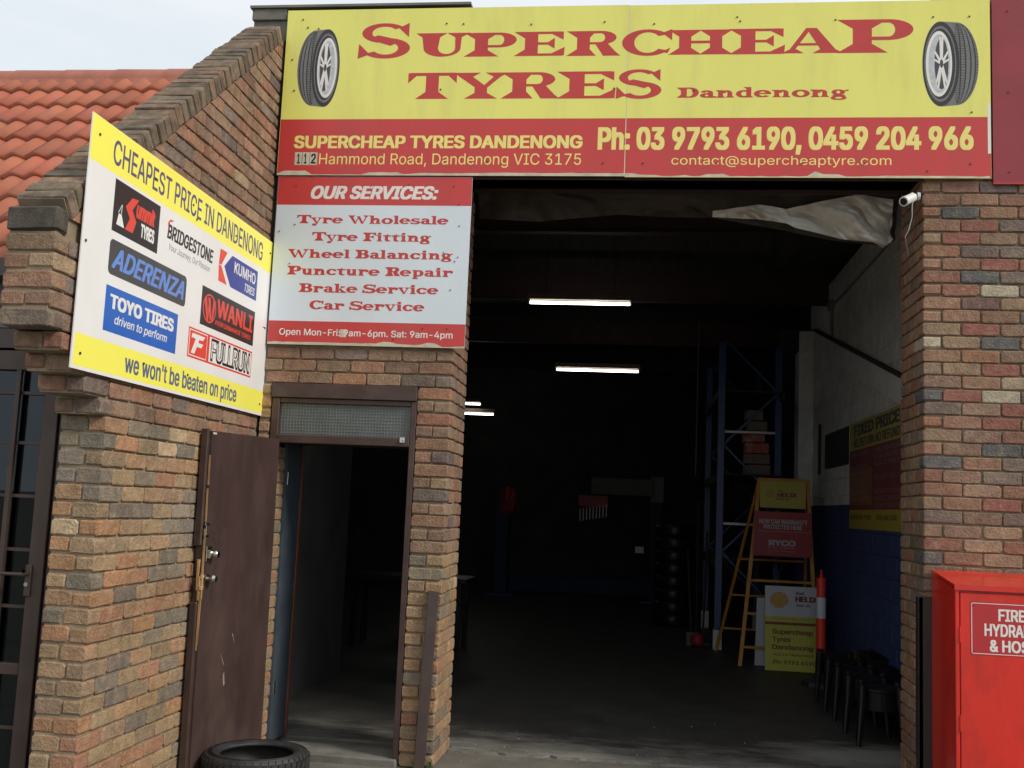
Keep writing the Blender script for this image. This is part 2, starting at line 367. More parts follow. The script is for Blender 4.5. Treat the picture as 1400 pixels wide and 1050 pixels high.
class Board:
    """a flat sign: origin at its lower left, u along, v up, n outwards"""
    def __init__(s, o, u, v):
        s.o = Vector(o); s.u = Vector(u).normalized(); s.v = Vector(v).normalized(); s.n = s.u.cross(s.v).normalized()
    def P(s, a, b, h=0.): return s.o + s.u * a + s.v * b + s.n * h
    def poly(s, mb, pts, h, mi=0):
        mb.add([s.P(a, b, h * .3) for a, b in pts], [tuple(range(len(pts)))], mi)
    def slab(s, name, x0, y0, x1, y1, mats, parent, t=.004, h=0.):
        mb = MB(); V = [s.P(a, b, c) for c in (h - t, h) for a, b in ((x0, y0), (x1, y0), (x1, y1), (x0, y1))]
        mb.add(V, [(4, 5, 6, 7), (3, 2, 1, 0), (0, 1, 5, 4), (1, 2, 6, 5), (2, 3, 7, 6), (3, 0, 4, 7)])
        return mb.build(name, mats, parent)
    def text(s, body, x0, y0, x1, y1, m, parent, bold=.0, shear=0., h=.0012, ref=None, name='lettering'):
        """fit the text between x0..x1; y0 baseline, y1 cap height"""
        V, F = text_mesh(body, 0, shear)
        R, _ = text_mesh(ref or 'H', 0, 0)
        lo = min(q[1] for q in R); hi = max(q[1] for q in R)
        a = min(q[0] for q in V); b = max(q[0] for q in V)
        sx = (x1 - x0) / (b - a); sy = (y1 - y0) / (hi - lo)
        mb = MB(); e = bold * 1.0; ey = bold * .55
        sh_ = [(0, 0)] if bold < .006 else [(-e, -ey), (e, ey), (-e, ey), (e, -ey), (0, -ey), (0, ey), (-e * .5, 0), (e * .5, 0)]
        sx = (x1 - x0) / (b - a + 2 * e) if bold >= .006 else sx
        for i, (ox, oy) in enumerate(sh_):
            for fi, f_ in enumerate(F):      # every facet a hair higher than the last: overlapping outlines never share a plane
                mb.add([s.P(x0 + (V[q][0] - a + ox + (e if bold >= .006 else 0)) * sx, y0 + (V[q][1] - lo + oy) * sy, h * .3 + .00008 * i + .000007 * (fi % 11)) for q in f_], [tuple(range(len(f_)))])
        return mb.build(name, m, parent)
    def slabtext(s, body, x0, y0, x1, y1, m, parent, h=.0012, fat=0., name='lettering'):
        polys = []; x = 0
        for ch in body:
            if ch == ' ': x += .55; continue
            g, w = GLYPH[ch]
            for pl in g:
                if fat:
                    cx = sum(p[0] for p in pl) / len(pl); cy = sum(p[1] for p in pl) / len(pl)
                    pl = [(px + math.copysign(fat, px - cx), py + math.copysign(fat * .55, py - cy)) for px, py in pl]
                polys.append([(px + x, py) for px, py in pl])
            x += w + .06
        a = min(px for pl in polys for px, _ in pl); b = max(px for pl in polys for px, _ in pl)
        sx = (x1 - x0) / (b - a); sy = (y1 - y0)
        mb = MB()
        for i, pl in enumerate(polys):
            s.poly(mb, [(x0 + (px - a) * sx, y0 + py * sy) for px, py in pl], h + .00006 * (i % 61))
        return mb.build(name, m, parent)

# wide wedge serif alphabet, drawn stroke by stroke (cap height 1)
def _ring2(o, q, a0, a1, n=20):
    f = lambda e, t: (e[0] + e[2] * math.cos(math.radians(t)), e[1] + e[3] * math.sin(math.radians(t)))
    T = [a0 + (a1 - a0) * i / n for i in range(n + 1)]
    return [[f(o, T[i]), f(o, T[i + 1]), f(q, T[i + 1]), f(q, T[i])] for i in range(n)]
def _stem(x, y0, y1, w=.30, sb=.3, st=.3, sh=.27, ls=1, rs=1):
    l, r = x - w / 2, x + w / 2
    P = []
    P += [(l - sb * ls, y0), (r + sb * rs, y0), (r, y0 + sh)] if sb else [(l, y0), (r, y0)]
    P += [(r, y1 - sh), (r + st * rs, y1), (l - st * ls, y1), (l, y1 - sh)] if st else [(r, y1), (l, y1)]
    if sb: P += [(l, y0 + sh)]
    Q = []
    # split into convex bits
    out = [[(l, y0 + (sh if sb else 0)), (r, y0 + (sh if sb else 0)), (r, y1 - (sh if st else 0)), (l, y1 - (sh if st else 0))]]
    if sb: out.append([(l - sb * ls, y0), (r + sb * rs, y0), (r, y0 + sh), (l, y0 + sh)])
    if st: out.append([(l, y1 - sh), (r, y1 - sh), (r + st * rs, y1), (l - st * ls, y1)])
    return out
def _arc(cx, cy, rx, ry, a0, a1, tx, ty, n=20):
    out = []
    for i in range(n):
        b0 = math.radians(a0 + (a1 - a0) * i / n); b1 = math.radians(a0 + (a1 - a0) * (i + 1) / n)
        o = lambda b: (cx + rx * math.cos(b), cy + ry * math.sin(b)); q = lambda b: (cx + (rx - tx) * math.cos(b), cy + (ry - ty) * math.sin(b))
        pl = [o(b0), o(b1), q(b1), q(b0)]
        out.append(pl)
    return out
def _q(*p): return [list(p)]
def _ccw(pl):
    a = sum(pl[i][0] * pl[(i + 1) % len(pl)][1] - pl[(i + 1) % len(pl)][0] * pl[i][1] for i in range(len(pl)))
    return pl if a > 0 else pl[::-1]
def _diag(x0, y0, x1, y1, w): return _q((x0 - w / 2, y0), (x0 + w / 2, y0), (x1 + w / 2, y1), (x1 - w / 2, y1))
G = {}
G['S'] = (_arc(.66, .72, .58, .28, 35, 255, .26, .10) + _arc(.70, .29, .62, .29, 75, -150, .30, .11) +
          _q((.22, .56), (.5, .66), (1.12, .50), (.82, .36)) + _q((1.28, 1.0), (1.28, .60), (1.02, .86)) + _q((0, 0), (.02, .42), (.30, .12)), 1.34)
G['U'] = (_q((0, 1), (.78, 1), (.60, .82), (.16, .82)) + _q((.2, .35), (.56, .37), (.60, .82), (.16, .82)) + _ring2((.66, .35, .46, .35), (.775, .37, .215, .26), 180, 360) +
          _q((.99, .37), (1.12, .35), (1.14, .82), (.98, .82)) + _q((.78, 1), (1.36, 1), (1.14, .82), (.98, .82)), 1.38)
G['P'] = (_stem(.46, 0, 1, .36) + _q((.6, 1), (.95, 1), (.95, .90), (.6, .90)) + _arc(.95, .69, .47, .31, 90, -90, .34, .10) + _q((.6, .48), (.95, .48), (.95, .38), (.6, .38)), 1.44)
G['R'] = (_stem(.46, 0, 1, .36, rs=.6) + _q((.6, 1), (.95, 1), (.95, .90), (.6, .90)) + _arc(.95, .73, .43, .27, 90, -90, .32, .10) + _q((.6, .55), (.98, .55), (.98, .46), (.6, .46)) +
          _q((.78, .50), (1.12, .52), (1.36, .16), (1.02, .0)) + _q((1.02, 0), (1.5, 0), (1.36, .16)), 1.46)
G['E'] = (_stem(.46, 0, 1, .36, rs=0) + _q((.6, 1), (1.28, 1), (1.28, .9), (.6, .9)) + _q((1.34, 1), (1.34, .66), (1.0, .92)) + _q((.6, 0), (1.30, 0), (1.30, .1), (.6, .1)) +
          _q((1.38, .36), (1.36, 0), (1.0, .09)) + _q((.6, .46), (1.0, .46), (1.0, .56), (.6, .56)) + _q((1.1, .74), (1.1, .30), (.86, .51)), 1.4)
G['C'] = (_arc(.72, .5, .72, .5, 38, 322, .34, .11, 28) + _q((1.40, 1), (1.40, .58), (1.12, .86)) + _q((1.36, .30), (1.1, .14), (1.28, .10)), 1.42)
G['H'] = (_stem(.46, 0, 1, .34) + _stem(1.32, 0, 1, .34) + _q((.6, .45), (1.2, .45), (1.2, .56), (.6, .56)), 1.80)
G['A'] = (_q((.70, 1), (1.0, 1), (1.52, .16), (1.10, .16)) + _q((.70, 1), (.80, .9), (.40, .16), (.24, .16)) + _q((0, 0), (.64, 0), (.44, .16), (.24, .16)) +
          _q((.88, 0), (1.74, 0), (1.52, .16), (1.10, .16)) + _q((.42, .30), (1.1, .30), (1.08, .40), (.46, .40)), 1.74)
G['T'] = (_stem(.72, 0, 1, .38, st=0) + _q((0.05, .88), (1.39, .88), (1.39, 1), (0.05, 1)) + _q((0, 1), (.26, .9), (.0, .60)) + _q((1.44, 1), (1.18, .9), (1.44, .60)), 1.44)
G['Y'] = (_q((.62, .22), (.98, .22), (.98, .46), (.62, .46)) + _q((.32, 0), (1.28, 0), (.98, .22), (.62, .22)) + _q((.62, .44), (.98, .44), (.56, .84), (.18, .84)) +
          _q((0, 1), (.78, 1), (.56, .84), (.18, .84)) + _q((.84, .46), (.98, .42), (1.36, .84), (1.16, .84)) + _q((.92, 1), (1.60, 1), (1.36, .84), (1.16, .84)), 1.56)
G['D'] = (_stem(.44, 0, 1, .34, rs=0) + _q((.58, 1), (.86, 1), (.86, .9), (.58, .9)) + _q((.58, 0), (.86, 0), (.86, .1), (.58, .1)) + _arc(.86, .5, .58, .5, 90, -90, .34, .11), 1.46)
G['W'] = (_q((.16, .84), (.52, .84), (.86, 0), (.62, 0)) + _q((0, 1), (.72, 1), (.52, .84), (.16, .84)) + _q((.74, 0), (.86, 0), (1.14, .9), (1.02, .9)) +
          _q((.94, .9), (1.26, .9), (1.62, 0), (1.38, 0)) + _q((1.5, 0), (1.62, 0), (1.98, .86), (1.82, .86)) + _q((1.60, 1), (2.18, 1), (1.98, .86), (1.82, .86)), 2.16)
G['F'] = (G['E'][0][:3] + _stem(.46, 0, 1, .36) + _q((.6, 1), (1.28, 1), (1.28, .9), (.6, .9)) + _q((1.34, 1), (1.34, .66), (1.0, .92)) + _q((.6, .46), (1.0, .46), (1.0, .56), (.6, .56)) + _q((1.1, .70), (1.1, .32), (.86, .51)), 1.36)
G['B'] = (_stem(.44, 0, 1, .34, rs=0) + _q((.58, 1), (.9, 1), (.9, .9), (.58, .9)) + _arc(.9, .75, .40, .25, 90, -90, .3, .09) + _q((.58, .57), (.92, .57), (.92, .47), (.58, .47)) +
          _arc(.92, .27, .48, .27, 90, -90, .34, .10) + _q((.58, 0), (.92, 0), (.92, .1), (.58, .1)), 1.42)
X = .70
def _lst(x, y0=0, y1=X, w=.26, st=True): return _stem(x, y0, y1, w, .17, .14 if st else 0, .13, 1, 1) if st else _stem(x, y0, y1, w, .17, 0, .13)
def _lstem(x, y1=X): return _stem(x, 0, y1, .26, .16, 0, .13) + _q((x - .34, y1), (x + .13, y1), (x + .13, y1 - .13), (x - .13, y1 - .13))
G['a'] = (_arc(.50, .46, .40, .24, 160, 0, .26, .09, 14) + _q((.64, .1), (.9, .06), (.9, .46), (.64, .46)) + _arc(.50, .21, .42, .21, 30, 330, .27, .08, 18) + _q((.64, .0), (1.12, .0), (1.12, .1), (.64, .14)), 1.06)
G['b'] = (_lstem(.36, 1.) + _arc(.66, .35, .50, .35, 130, -130, .28, .09), 1.18)
G['c'] = (_arc(.56, .35, .54, .35, 35, 325, .28, .09, 22) + _q((.98, .66), (.98, .44), (.72, .54)), 1.04)
G['d'] = (_lstem(.88, 1.) + _arc(.56, .35, .52, .35, 50, 310, .28, .09, 22), 1.20)
G['e'] = (_arc(.56, .35, .55, .35, 0, 320, .28, .09, 24) + _q((.2, .32), (1.08, .32), (1.10, .41), (.2, .41)), 1.12)
G['g'] = (_arc(.50, .46, .42, .25, 0, 360, .25, .08, 20) + _q((.74, .60), (1.14, .70), (1.14, .60), (.8, .55)) + _arc(.52, -.10, .50, .20, 0, 360, .20, .08, 20) + _q((.12, .14), (.3, .24), (.9, .16), (.9, .02), (.3, .06)), 1.10)
G['h'] = (_lstem(.34, 1.) + _arc(.74, .40, .36, .30, 170, 0, .26, .10, 14) + _stem(.97, 0, .42, .26, .16, 0, .13), 1.32)
G['i'] = (_lstem(.36) + _arc(.34, .90, .17, .11, 0, 360, .17, .11, 12), .68)
G['k'] = (_lstem(.34, 1.) + _q((.44, .26), (.56, .32), (.98, .62), (.82, .62)) + _q((.66, .7), (1.18, .7), (1.0, .6), (.8, .6)) + _q((.52, .36), (.74, .46), (1.14, .1), (.82, .06)) + _q((.7, 0), (1.34, 0), (1.14, .12), (.84, .12)), 1.26)
G['l'] = (_lstem(.34, 1.), .62)
G['n'] = (_lstem(.34) + _arc(.74, .40, .36, .30, 170, 0, .26, .10, 14) + _stem(.97, 0, .42, .26, .16, 0, .13), 1.32)
G['o'] = (_arc(.58, .35, .57, .35, 0, 360, .28, .09, 26), 1.16)
G['p'] = (_stem(.38, -.30, X, .26, .16, 0, .12) + _q((.06, X), (.5, X), (.5, .58), (.24, .58)) + _arc(.70, .35, .50, .35, 130, -130, .28, .09), 1.22)
G['r'] = (_lstem(.34) + _arc(.72, .38, .32, .32, 160, 40, .2, .14, 10) + _arc(.92, .54, .14, .13, 0, 360, .14, .13, 10), 1.06)
G['s'] = (_arc(.50, .50, .42, .20, 40, 255, .2, .08, 14) + _arc(.52, .20, .46, .20, 80, -150, .22, .08, 14) + _q((.2, .38), (.42, .46), (.86, .34), (.64, .24)) + _q((.9, .7), (.9, .46), (.72, .6)) + _q((.04, 0), (.05, .26), (.24, .09)), .98)
G['t'] = (_q((.24, .16), (.50, .16), (.50, .84), (.24, .66)) + _q((.04, .60), (.80, .60), (.80, .70), (.04, .70)) + _arc(.56, .20, .32, .20, 180, 320, .26, .09, 10), .86)
G['u'] = (_q((.0, X), (.44, X), (.44, .58), (.18, .58)) + _q((.18, .26), (.44, .26), (.44, .6), (.18, .6)) + _arc(.54, .28, .36, .28, 180, 340, .26, .10, 14) + _q((.76, .0), (1.02, .0), (1.02, .6), (.76, .6)) + _q((.62, X), (1.02, X), (1.02, .58), (.76, .58)) + _q((1.0, 0), (1.2, 0), (1.0, .1)), 1.20)
G['v'] = (_q((.12, .6), (.42, .6), (.72, 0), (.50, 0)) + _q((0, X), (.58, X), (.42, .6), (.12, .6)) + _q((.60, 0), (.72, 0), (1.0, .6), (.86, .6)) + _q((.72, X), (1.16, X), (1.0, .6), (.86, .6)), 1.12)
G['y'] = (G['v'][0] + _q((.62, .04), (.72, .0), (.54, -.26), (.40, -.24)) + _arc(.36, -.18, .20, .12, 0, 360, .2, .12, 12), 1.12)
GLYPH = {k: ([_ccw(pl) for pl in g], w) for k, (g, w) in G.items()}
#@@PART2
# ------------------------------------------------------------------ ground
k = MB(); k.box((-300, -300, -.5), (300, 300, -.004)); 
def ground_mat():
    m = mat('forecourt_concrete', (.155, .142, .115), rough=.93, var=.16, scale=1.3, bump=.006, bscale=45, dirt=(.06, .056, .05), dirt_amt=.55, dirt_scale=1.7)
    return m
structure(k, 'ground', ground_mat())
# floor slab of the workshop, oily and black; bare worn concrete shows near the right-hand pier
def floor_mat():
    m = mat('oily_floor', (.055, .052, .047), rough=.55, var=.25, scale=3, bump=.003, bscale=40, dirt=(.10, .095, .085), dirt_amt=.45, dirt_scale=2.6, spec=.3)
    t = m.node_tree; N = t.nodes; L = t.links; b = N['Principled BSDF']; src = b.inputs['Base Color'].links[0].from_socket
    g = N.new('ShaderNodeNewGeometry'); s = N.new('ShaderNodeSeparateXYZ'); L.new(g.outputs['Position'], s.inputs[0])
    n = N.new('ShaderNodeTexNoise'); n.inputs['Scale'].default_value = 2.5; n.inputs['Detail'].default_value = 9; n.inputs['Roughness'].default_value = .7
    mp_ = N.new('ShaderNodeMapping'); mp_.inputs['Scale'].default_value = (.8, 2.2, 1); L.new(g.outputs['Position'], mp_.inputs[0]); L.new(mp_.outputs[0], n.inputs['Vector'])
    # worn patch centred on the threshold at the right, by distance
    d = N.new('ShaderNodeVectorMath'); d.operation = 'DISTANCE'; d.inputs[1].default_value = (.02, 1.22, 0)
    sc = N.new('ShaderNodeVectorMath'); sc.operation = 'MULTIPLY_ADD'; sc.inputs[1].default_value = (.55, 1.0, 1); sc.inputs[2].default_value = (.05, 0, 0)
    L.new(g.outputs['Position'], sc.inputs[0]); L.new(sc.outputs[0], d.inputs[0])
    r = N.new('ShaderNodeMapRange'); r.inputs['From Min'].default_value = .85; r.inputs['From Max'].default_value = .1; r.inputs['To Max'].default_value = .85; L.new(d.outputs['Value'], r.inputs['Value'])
    # floor paler at the door line, fading inwards
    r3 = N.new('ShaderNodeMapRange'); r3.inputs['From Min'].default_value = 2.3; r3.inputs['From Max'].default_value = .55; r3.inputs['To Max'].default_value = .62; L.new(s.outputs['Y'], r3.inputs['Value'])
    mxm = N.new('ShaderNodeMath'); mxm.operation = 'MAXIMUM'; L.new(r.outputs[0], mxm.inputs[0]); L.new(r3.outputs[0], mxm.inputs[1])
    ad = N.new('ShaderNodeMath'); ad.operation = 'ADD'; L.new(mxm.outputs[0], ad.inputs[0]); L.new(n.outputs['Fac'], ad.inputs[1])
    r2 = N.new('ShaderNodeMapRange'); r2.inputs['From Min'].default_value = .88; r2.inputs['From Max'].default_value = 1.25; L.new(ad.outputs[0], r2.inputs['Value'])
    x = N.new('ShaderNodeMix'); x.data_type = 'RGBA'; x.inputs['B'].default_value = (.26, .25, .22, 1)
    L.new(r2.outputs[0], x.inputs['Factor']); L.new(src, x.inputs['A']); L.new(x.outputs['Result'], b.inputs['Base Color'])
    return m
k = MB()
N_ = 60; edge = []
for i in range(N_ + 1):
    x = -3.07 + 3.07 * i / N_
    edge.append((x, .60 + .03 * x + .012 * random.random() + (.05 * random.random() if i % 7 == 0 else 0)))
V = [(x, y, .012) for x, y in edge] + [(x, 16, .012) for x, y in edge]; n = N_ + 1
k.add(V, [(i, i + 1, n + i + 1, n + i) for i in range(N_)])
k.add([(x, y, .012) for x, y in edge] + [(x, y, -.01) for x, y in edge], [(i, i + 1, n + i + 1, n + i) for i in range(N_)][::1])
k.box((-9, .61, -.02), (-3.071, 16, .012)); k.box((.001, .61, -.02), (.60, 16, .012))
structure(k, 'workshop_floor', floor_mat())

# ------------------------------------------------------------------ bricks
PAL = [((.30, .185, .125), 16), ((.32, .20, .135), 14), ((.275, .20, .14), 18), ((.31, .235, .16), 12), ((.29, .15, .105), 12), ((.34, .19, .115), 8),
       ((.23, .165, .125), 12), ((.145, .14, .135), 4), ((.19, .17, .15), 8), ((.42, .33, .22), 3)]
PAL_T = [((.35, .255, .165), 22), ((.36, .235, .145), 18), ((.31, .235, .16), 18), ((.38, .215, .125), 12), ((.33, .175, .12), 8), ((.26, .205, .145), 10), ((.165, .162, .15), 9), ((.22, .205, .175), 10), ((.48, .39, .27), 3)]
PAL_D = [((.20, .15, .105), 20), ((.25, .165, .11), 14), ((.17, .14, .105), 14), ((.27, .165, .11), 8), ((.13, .125, .115), 4)]
def pick(pal):
    t = random.random() * sum(w for _, w in pal)
    for c, w in pal:
        t -= w
        if t <= 0: break
    f = random.uniform(.88, 1.12)
    k_ = .18; mn = (.36, .255, .165) if pal and pal[0] == PAL_T[0] else (.30, .20, .135)
    if mn[0] > .33: f *= 1.08; c = (c[0], c[1] * 1.03, c[2] * .93)
    c = [a * (1 - k_) + b * k_ for a, b in zip(c, mn)]
    return (c[0] * f * .98, c[1] * f * .885 * random.uniform(.96, 1.04), c[2] * f * .87, 1)
BV = {}
def brick_mesh(L, H=.076, D=.11):
    key = (round(L, 3), round(H, 3), round(D, 3))
    if key not in BV:
        BV[key] = []
        for i in range(7 if L > .2 else 5):
            mb = MB(); a, b = L / 2 + .001, H / 2 + .0005; j = lambda s=.0030: random.uniform(-s, s)
            cc = [random.uniform(.006, .017) for _ in range(4)]
            ring = [(-a + cc[0], -b + j(.001)), (-a / 3 + j(.02), -b + j()), (a / 3 + j(.02), -b + j()), (a - cc[1], -b + j(.001)), (a + j(.001), -b + cc[1]), (a + j(.001), b - cc[2]), (a - cc[2], b + j(.001)),
                    (j(.04), b + j()), (-a + cc[3], b + j(.001)), (-a + j(.001), b - cc[3]), (-a + j(.001), -b + cc[0])]
            n = len(ring); f = .0055
            V = [(x * (a - f) / a, -D / 2 + j(.0012), z * (b - f) / b) for x, z in ring] + [(x, -D / 2 + f, z) for x, z in ring] + [(x, D / 2 - .002, z) for x, z in ring]
            mb.add(V, [tuple(range(n))] + [(n + i, n + (i + 1) % n, (i + 1) % n, i) for i in range(n)] + [(2 * n + i, 2 * n + (i + 1) % n, n + (i + 1) % n, n + i) for i in range(n)])
            BV[key].append(mb.mesh('brick', M_BRICK))
    return random.choice(BV[key])
def brick(parent, x0, x1, y0, y1, z0, pal, H=.076, col=None, out=1):
    """a brick filling the given plan rectangle"""
    lx, ly = x1 - x0, y1 - y0
    if lx >= ly: me = brick_mesh(lx, H, ly); rot = 0
    else: me = brick_mesh(ly, H, lx); rot = PI / 2 * out
    o = bpy.data.objects.new('brick', me); COL.objects.link(o); o.parent = parent
    o.location = Vector(((x0 + x1) / 2, (y0 + y1) / 2, z0 + H / 2)) + Vector([random.uniform(-.0022, .0022) for _ in range(3)]) - parent.location
    o.rotation_euler = (random.uniform(-.008, .008), random.uniform(-.006, .006), rot)
    o.color = col or pick(pal)
    return o
P_ = .086

# right-hand pier ---------------------------------------------------
pier = thing('brick_pier', (.3, .3, 0), 'brown brick pier right of the wide workshop opening, under the maroon panel', 'pier')
k = MB(); k.box((.015, .015, 0), (2.2, .585, 3.985)); k.box((.015, .015, 3.985), (2.2, .30, 5.13)); k.build('mortar', M_MORTAR, pier)
GREY = (.135, .132, .13, 1); CREAM = (.48, .41, .30, 1); REDB = (.30, .125, .095, 1)
special = {(3, 1): REDB, (6, 2): REDB, (0, 1): (.31, .17, .125, 1), (0, 2): None, (2, 1): GREY, (7, 1): GREY, (8, 2): CREAM, (12, 0): CREAM, (12, 2): GREY, (16, 0): GREY, (16, 2): CREAM, (20, 2): GREY, (20, 3): GREY, (21, 0): GREY, (28, 0): GREY,
           (17, 2): REDB, (18, 2): REDB, (14, 2): REDB, (16, 1): REDB, (15, 2): (.40, .30, .21, 1), (4, 1): REDB, (11, 1): REDB, (9, 1): (.20, .12, .10, 1), (24, 2): REDB}
for r in range(-1, 45):                    # r counts courses down from the sign; bottoms at 3.878 - .086 r
    z = 3.878 - P_ * r
    if z < -.05: break
    H = .076
    if r % 2 == 0:
        brick(pier, 0, .11, 0, .23, z, PAL, H, special.get((r, 0)), -1)
        xs = [(.12 + .24 * i, .35 + .24 * i) for i in range(3)]
        ys = [(.24, .47), (.48, .60)]
    else:
        brick(pier, 0, .23, 0, .11, z, PAL, H, special.get((r, 0)))
        xs = [(.24 + .24 * i, .47 + .24 * i) for i in range(2)] + [(.72, .84)]
        ys = [(.12, .35), (.36, .60)]
    for i, (a, b) in enumerate(xs): brick(pier, a, b, 0, .11, z, PAL, H, special.get((r, i + 1)))
    for a, b in ys: brick(pier, 0, .11, a, b, z, PAL, H, None, -1)
k = MB()
for r in range(-1, 45):
    z = 3.878 - P_ * r
    if z < -.05: break
    for i in range(5): a = .85 + .24 * i + (.12 if r % 2 else 0); k.bbox((a, 0, z), (a + .23, .11, z + .076), .006, .0012)
o = k.build('brickwork', M_BRICK, pier); o['kind'] = 'stuff'; o.color = (.22, .145, .10, 0)

# facade wall with the narrow pier ------------------------------------
wall = thing('brick_facade', (-3.7, .3, 0), 'brick front wall over the narrow doorway with the slim pier between both openings', 'wall')
XR, XL = -3.073, -3.303
k = MB()
k.box((XL + .004, .015, 0), (XR - .015, .585, 2.50)); k.box((-4.405, .015, 2.502), (XR - .015, .585, 5.13))
k.box((-4.41, .012, 0), (-4.342, .592, 2.50)); k.box((-4.41, .012, 0), (-4.295, .23, 2.06))
k.build('mortar', M_MORTAR, wall)
for r in range(0, 46):
    z = .005 + P_ * r
    if z + .076 > 3.96: break
    pal = PAL_T if z < 1.3 else PAL
    if z < 2.49:
        if r % 2 == 0:
            brick(wall, XL, XR, 0, .11, z, pal); ys = [(.12, .35), (.36, .60)]
        else:
            brick(wall, XL, XL + .11, 0, .11, z, pal); brick(wall, XR - .11, XR, 0, .23, z, pal); ys = [(.24, .47), (.48, .60)]
        for a, b in ys: brick(wall, XR - .11, XR, a, b, z, pal)
        if z < 2.05: brick(wall, -4.41, -4.285, .005, .235, z, PAL_T)
        else: brick(wall, -4.41, -4.336, .002, .112, z, PAL_T)
    else:
        if r % 2 == 0: brick(wall, XR - .23, XR, 0, .11, z, pal); ys = [(.12, .35), (.36, .60)]; x = XR - .24
        else: brick(wall, XR - .11, XR, 0, .23, z, pal); ys = [(.24, .47), (.48, .60)]; x = XR - .12
        for a, b in ys: brick(wall, XR - .11, XR, a, b, z, pal)
        if z < 2.74:
            while x > -4.38:
                brick(wall, max(x - .23, -4.41), x, 0, .11, z, pal); x -= .24
k = MB(); k.box((-3.075, .02, 3.985), (.005, .30, 5.13)); k.build('wall_panel', M_STEELB, wall)
# parapet and cap
k = MB(); k.box((-4.66, .0, 4.98), (-4.41, .30, 5.13)); k.build('parapet_block', M_CONC, wall)
k = MB(); k.bbox((-4.67, -.02, 5.132), (-4.41, .34, 5.215), .004); k.box((-4.409, .0, 5.132), (-3.067, .34, 5.175)); k.build('cap_block', M_CONC, wall)
k = MB(); k.box((-4.685, -.035, 5.218), (-3.064, .36, 5.236)); k.build('flashing', M_FLASH, wall)
k = MB(); k.box((.05, .0, 5.132), (2.3, .34, 5.208)); k.build('cap_block', M_CONC, wall)

# wing wall ------------------------------------------------------------
WX = -4.42
wing = thing('brick_wing_wall', (-4.54, -1.2, 0), 'projecting brick wing wall with corbelled end and sloping brick coping at the left', 'wall')
TA = .809; ang = math.atan(TA)
ztop = lambda y: 3.011 + TA * (y + 2.623)
zb = lambda y: ztop(y) - .150
def clip(poly):
    out = []
    for i in range(len(poly)):
        a, b = poly[i], poly[(i + 1) % len(poly)]
        fa, fb = zb(a[0]) - a[1], zb(b[0]) - b[1]
        if fa >= 0: out.append(a)
        if fa * fb < 0: t = fa / (fa - fb); out.append((a[0] + t * (b[0] - a[0]), a[1] + t * (b[1] - a[1])))
    return out
front = lambda r: -2.05 if r < 24 else {24: -2.12, 25: -2.28, 26: -2.40, 27: -2.51}.get(r, -2.635)
# mortar core: steps follow the corbel
k = MB()
core = [(-.001, -.02), (-.001, zb(0) - .01), (-2.60, zb(-2.60) - .0), (-2.62, 2.87), (-2.62, 2.434)]
k.box((-4.652, -2.042, -.02), (WX - .015, .24, 2.08))
k.prism([(-2.627, 2.434), (.24, 2.434), (.24, zb(.0) - .01), (0, zb(0) - .01), (-2.627, zb(-2.627))], -4.652, WX - .015)
for r in (24, 25, 26, 27): k.box((-4.652, front(r) + .008, .02 + P_ * r - .006), (WX - .015, .24, .02 + P_ * (r + 1) - .0065))
k.build('mortar', M_MORTAR, wing)
hid = MB(); left = MB(); nv = 0
def wbrick(x0, x1, y0, y1, z, pal, force=False):
    """wing wall brick: whole, cut under the coping, or joined when the sign or the door hides it"""
    global nv
    H = .076; P = clip([(y0, z), (y1, z), (y1, z + H), (y0, z + H)])
    if len(P) < 3: return
    ym, zm = (y0 + y1) / 2, z + H / 2
    hidden = (-2.42 < ym - .06 and 2.30 < z and z + H < 3.45) or (ym > -.62 and z < 2.0)
    u, v = project((WX, ym, zm))
    if (u < -60 or v > 1110 or v < -30) : hidden = True
    area = abs(sum(P[i][0] * P[(i + 1) % len(P)][1] - P[(i + 1) % len(P)][0] * P[i][1] for i in range(len(P)))) / 2
    full = abs(area - (y1 - y0) * H) < 1e-7
    if area < .0006: return
    if hidden and not force:
        if full: hid.bbox((x0, y0, z), (x1, y1, z + H), .0065, .0015)
        else: hid.prism(P, x0, x1)
        return
    nv += 1
    if full: brick(wing, x0, x1, y0, y1, z, pal)
    else:
        mb = MB(); mb.prism(P, x0, x1); o = mb.build('brick', M_BRICK, wing); o.color = pick(pal)
for r in range(0, 60):
    z = .02 + P_ * r; f = front(r)
    if z > zb(0): break
    pal = PAL_T if z < 2.0 else (PAL if z < 3.3 else PAL_D + PAL)
    if 1.40 < z < 1.95: pal = PAL_T + [((.17, .175, .17), 18), ((.225, .215, .195), 12)]
    if z > 3.0: f = -2.62
    low = r < 28
    if r % 2 == 0:
        if low: brick(wing, -4.66, -4.66 + .095, f, f + .23, z, pal); wbrick(WX - .135, WX, f, f + .11, z, pal, z < 3)
        elif z < 2.8: wbrick(-4.66, WX, f, f + .11, z, PAL_D if z > 2.7 else pal, True)
        y = f + .12
    else:
        if low: brick(wing, -4.66, -4.66 + .14, f, f + .11, z, pal); wbrick(WX - .09, WX, f, f + .23, z, pal, True)
        elif z < 2.8: brick(wing, -4.66, -4.55, f, f + .23, z, pal); wbrick(WX - .12, WX, f, f + .23, z, pal, True)
        y = f + .24
    while y < -.02:
        y1 = min(y + .23, -.004)
        if y1 - y > .03: wbrick(WX - .11, WX, y, y1, z, pal)
        P = clip([(y, z), (y1, z), (y1, z + .076), (y, z + .076)])
        if len(P) >= 3: left.prism(P, -4.66, -4.60)
        y = y1 + .01
o = hid.build('brickwork', M_BRICK, wing); o['kind'] = 'stuff'; o.color = (.27, .18, .12, 0)
o = left.build('brickwork', M_BRICK, wing); o['kind'] = 'stuff'; o.color = (.22, .15, .10, 0)
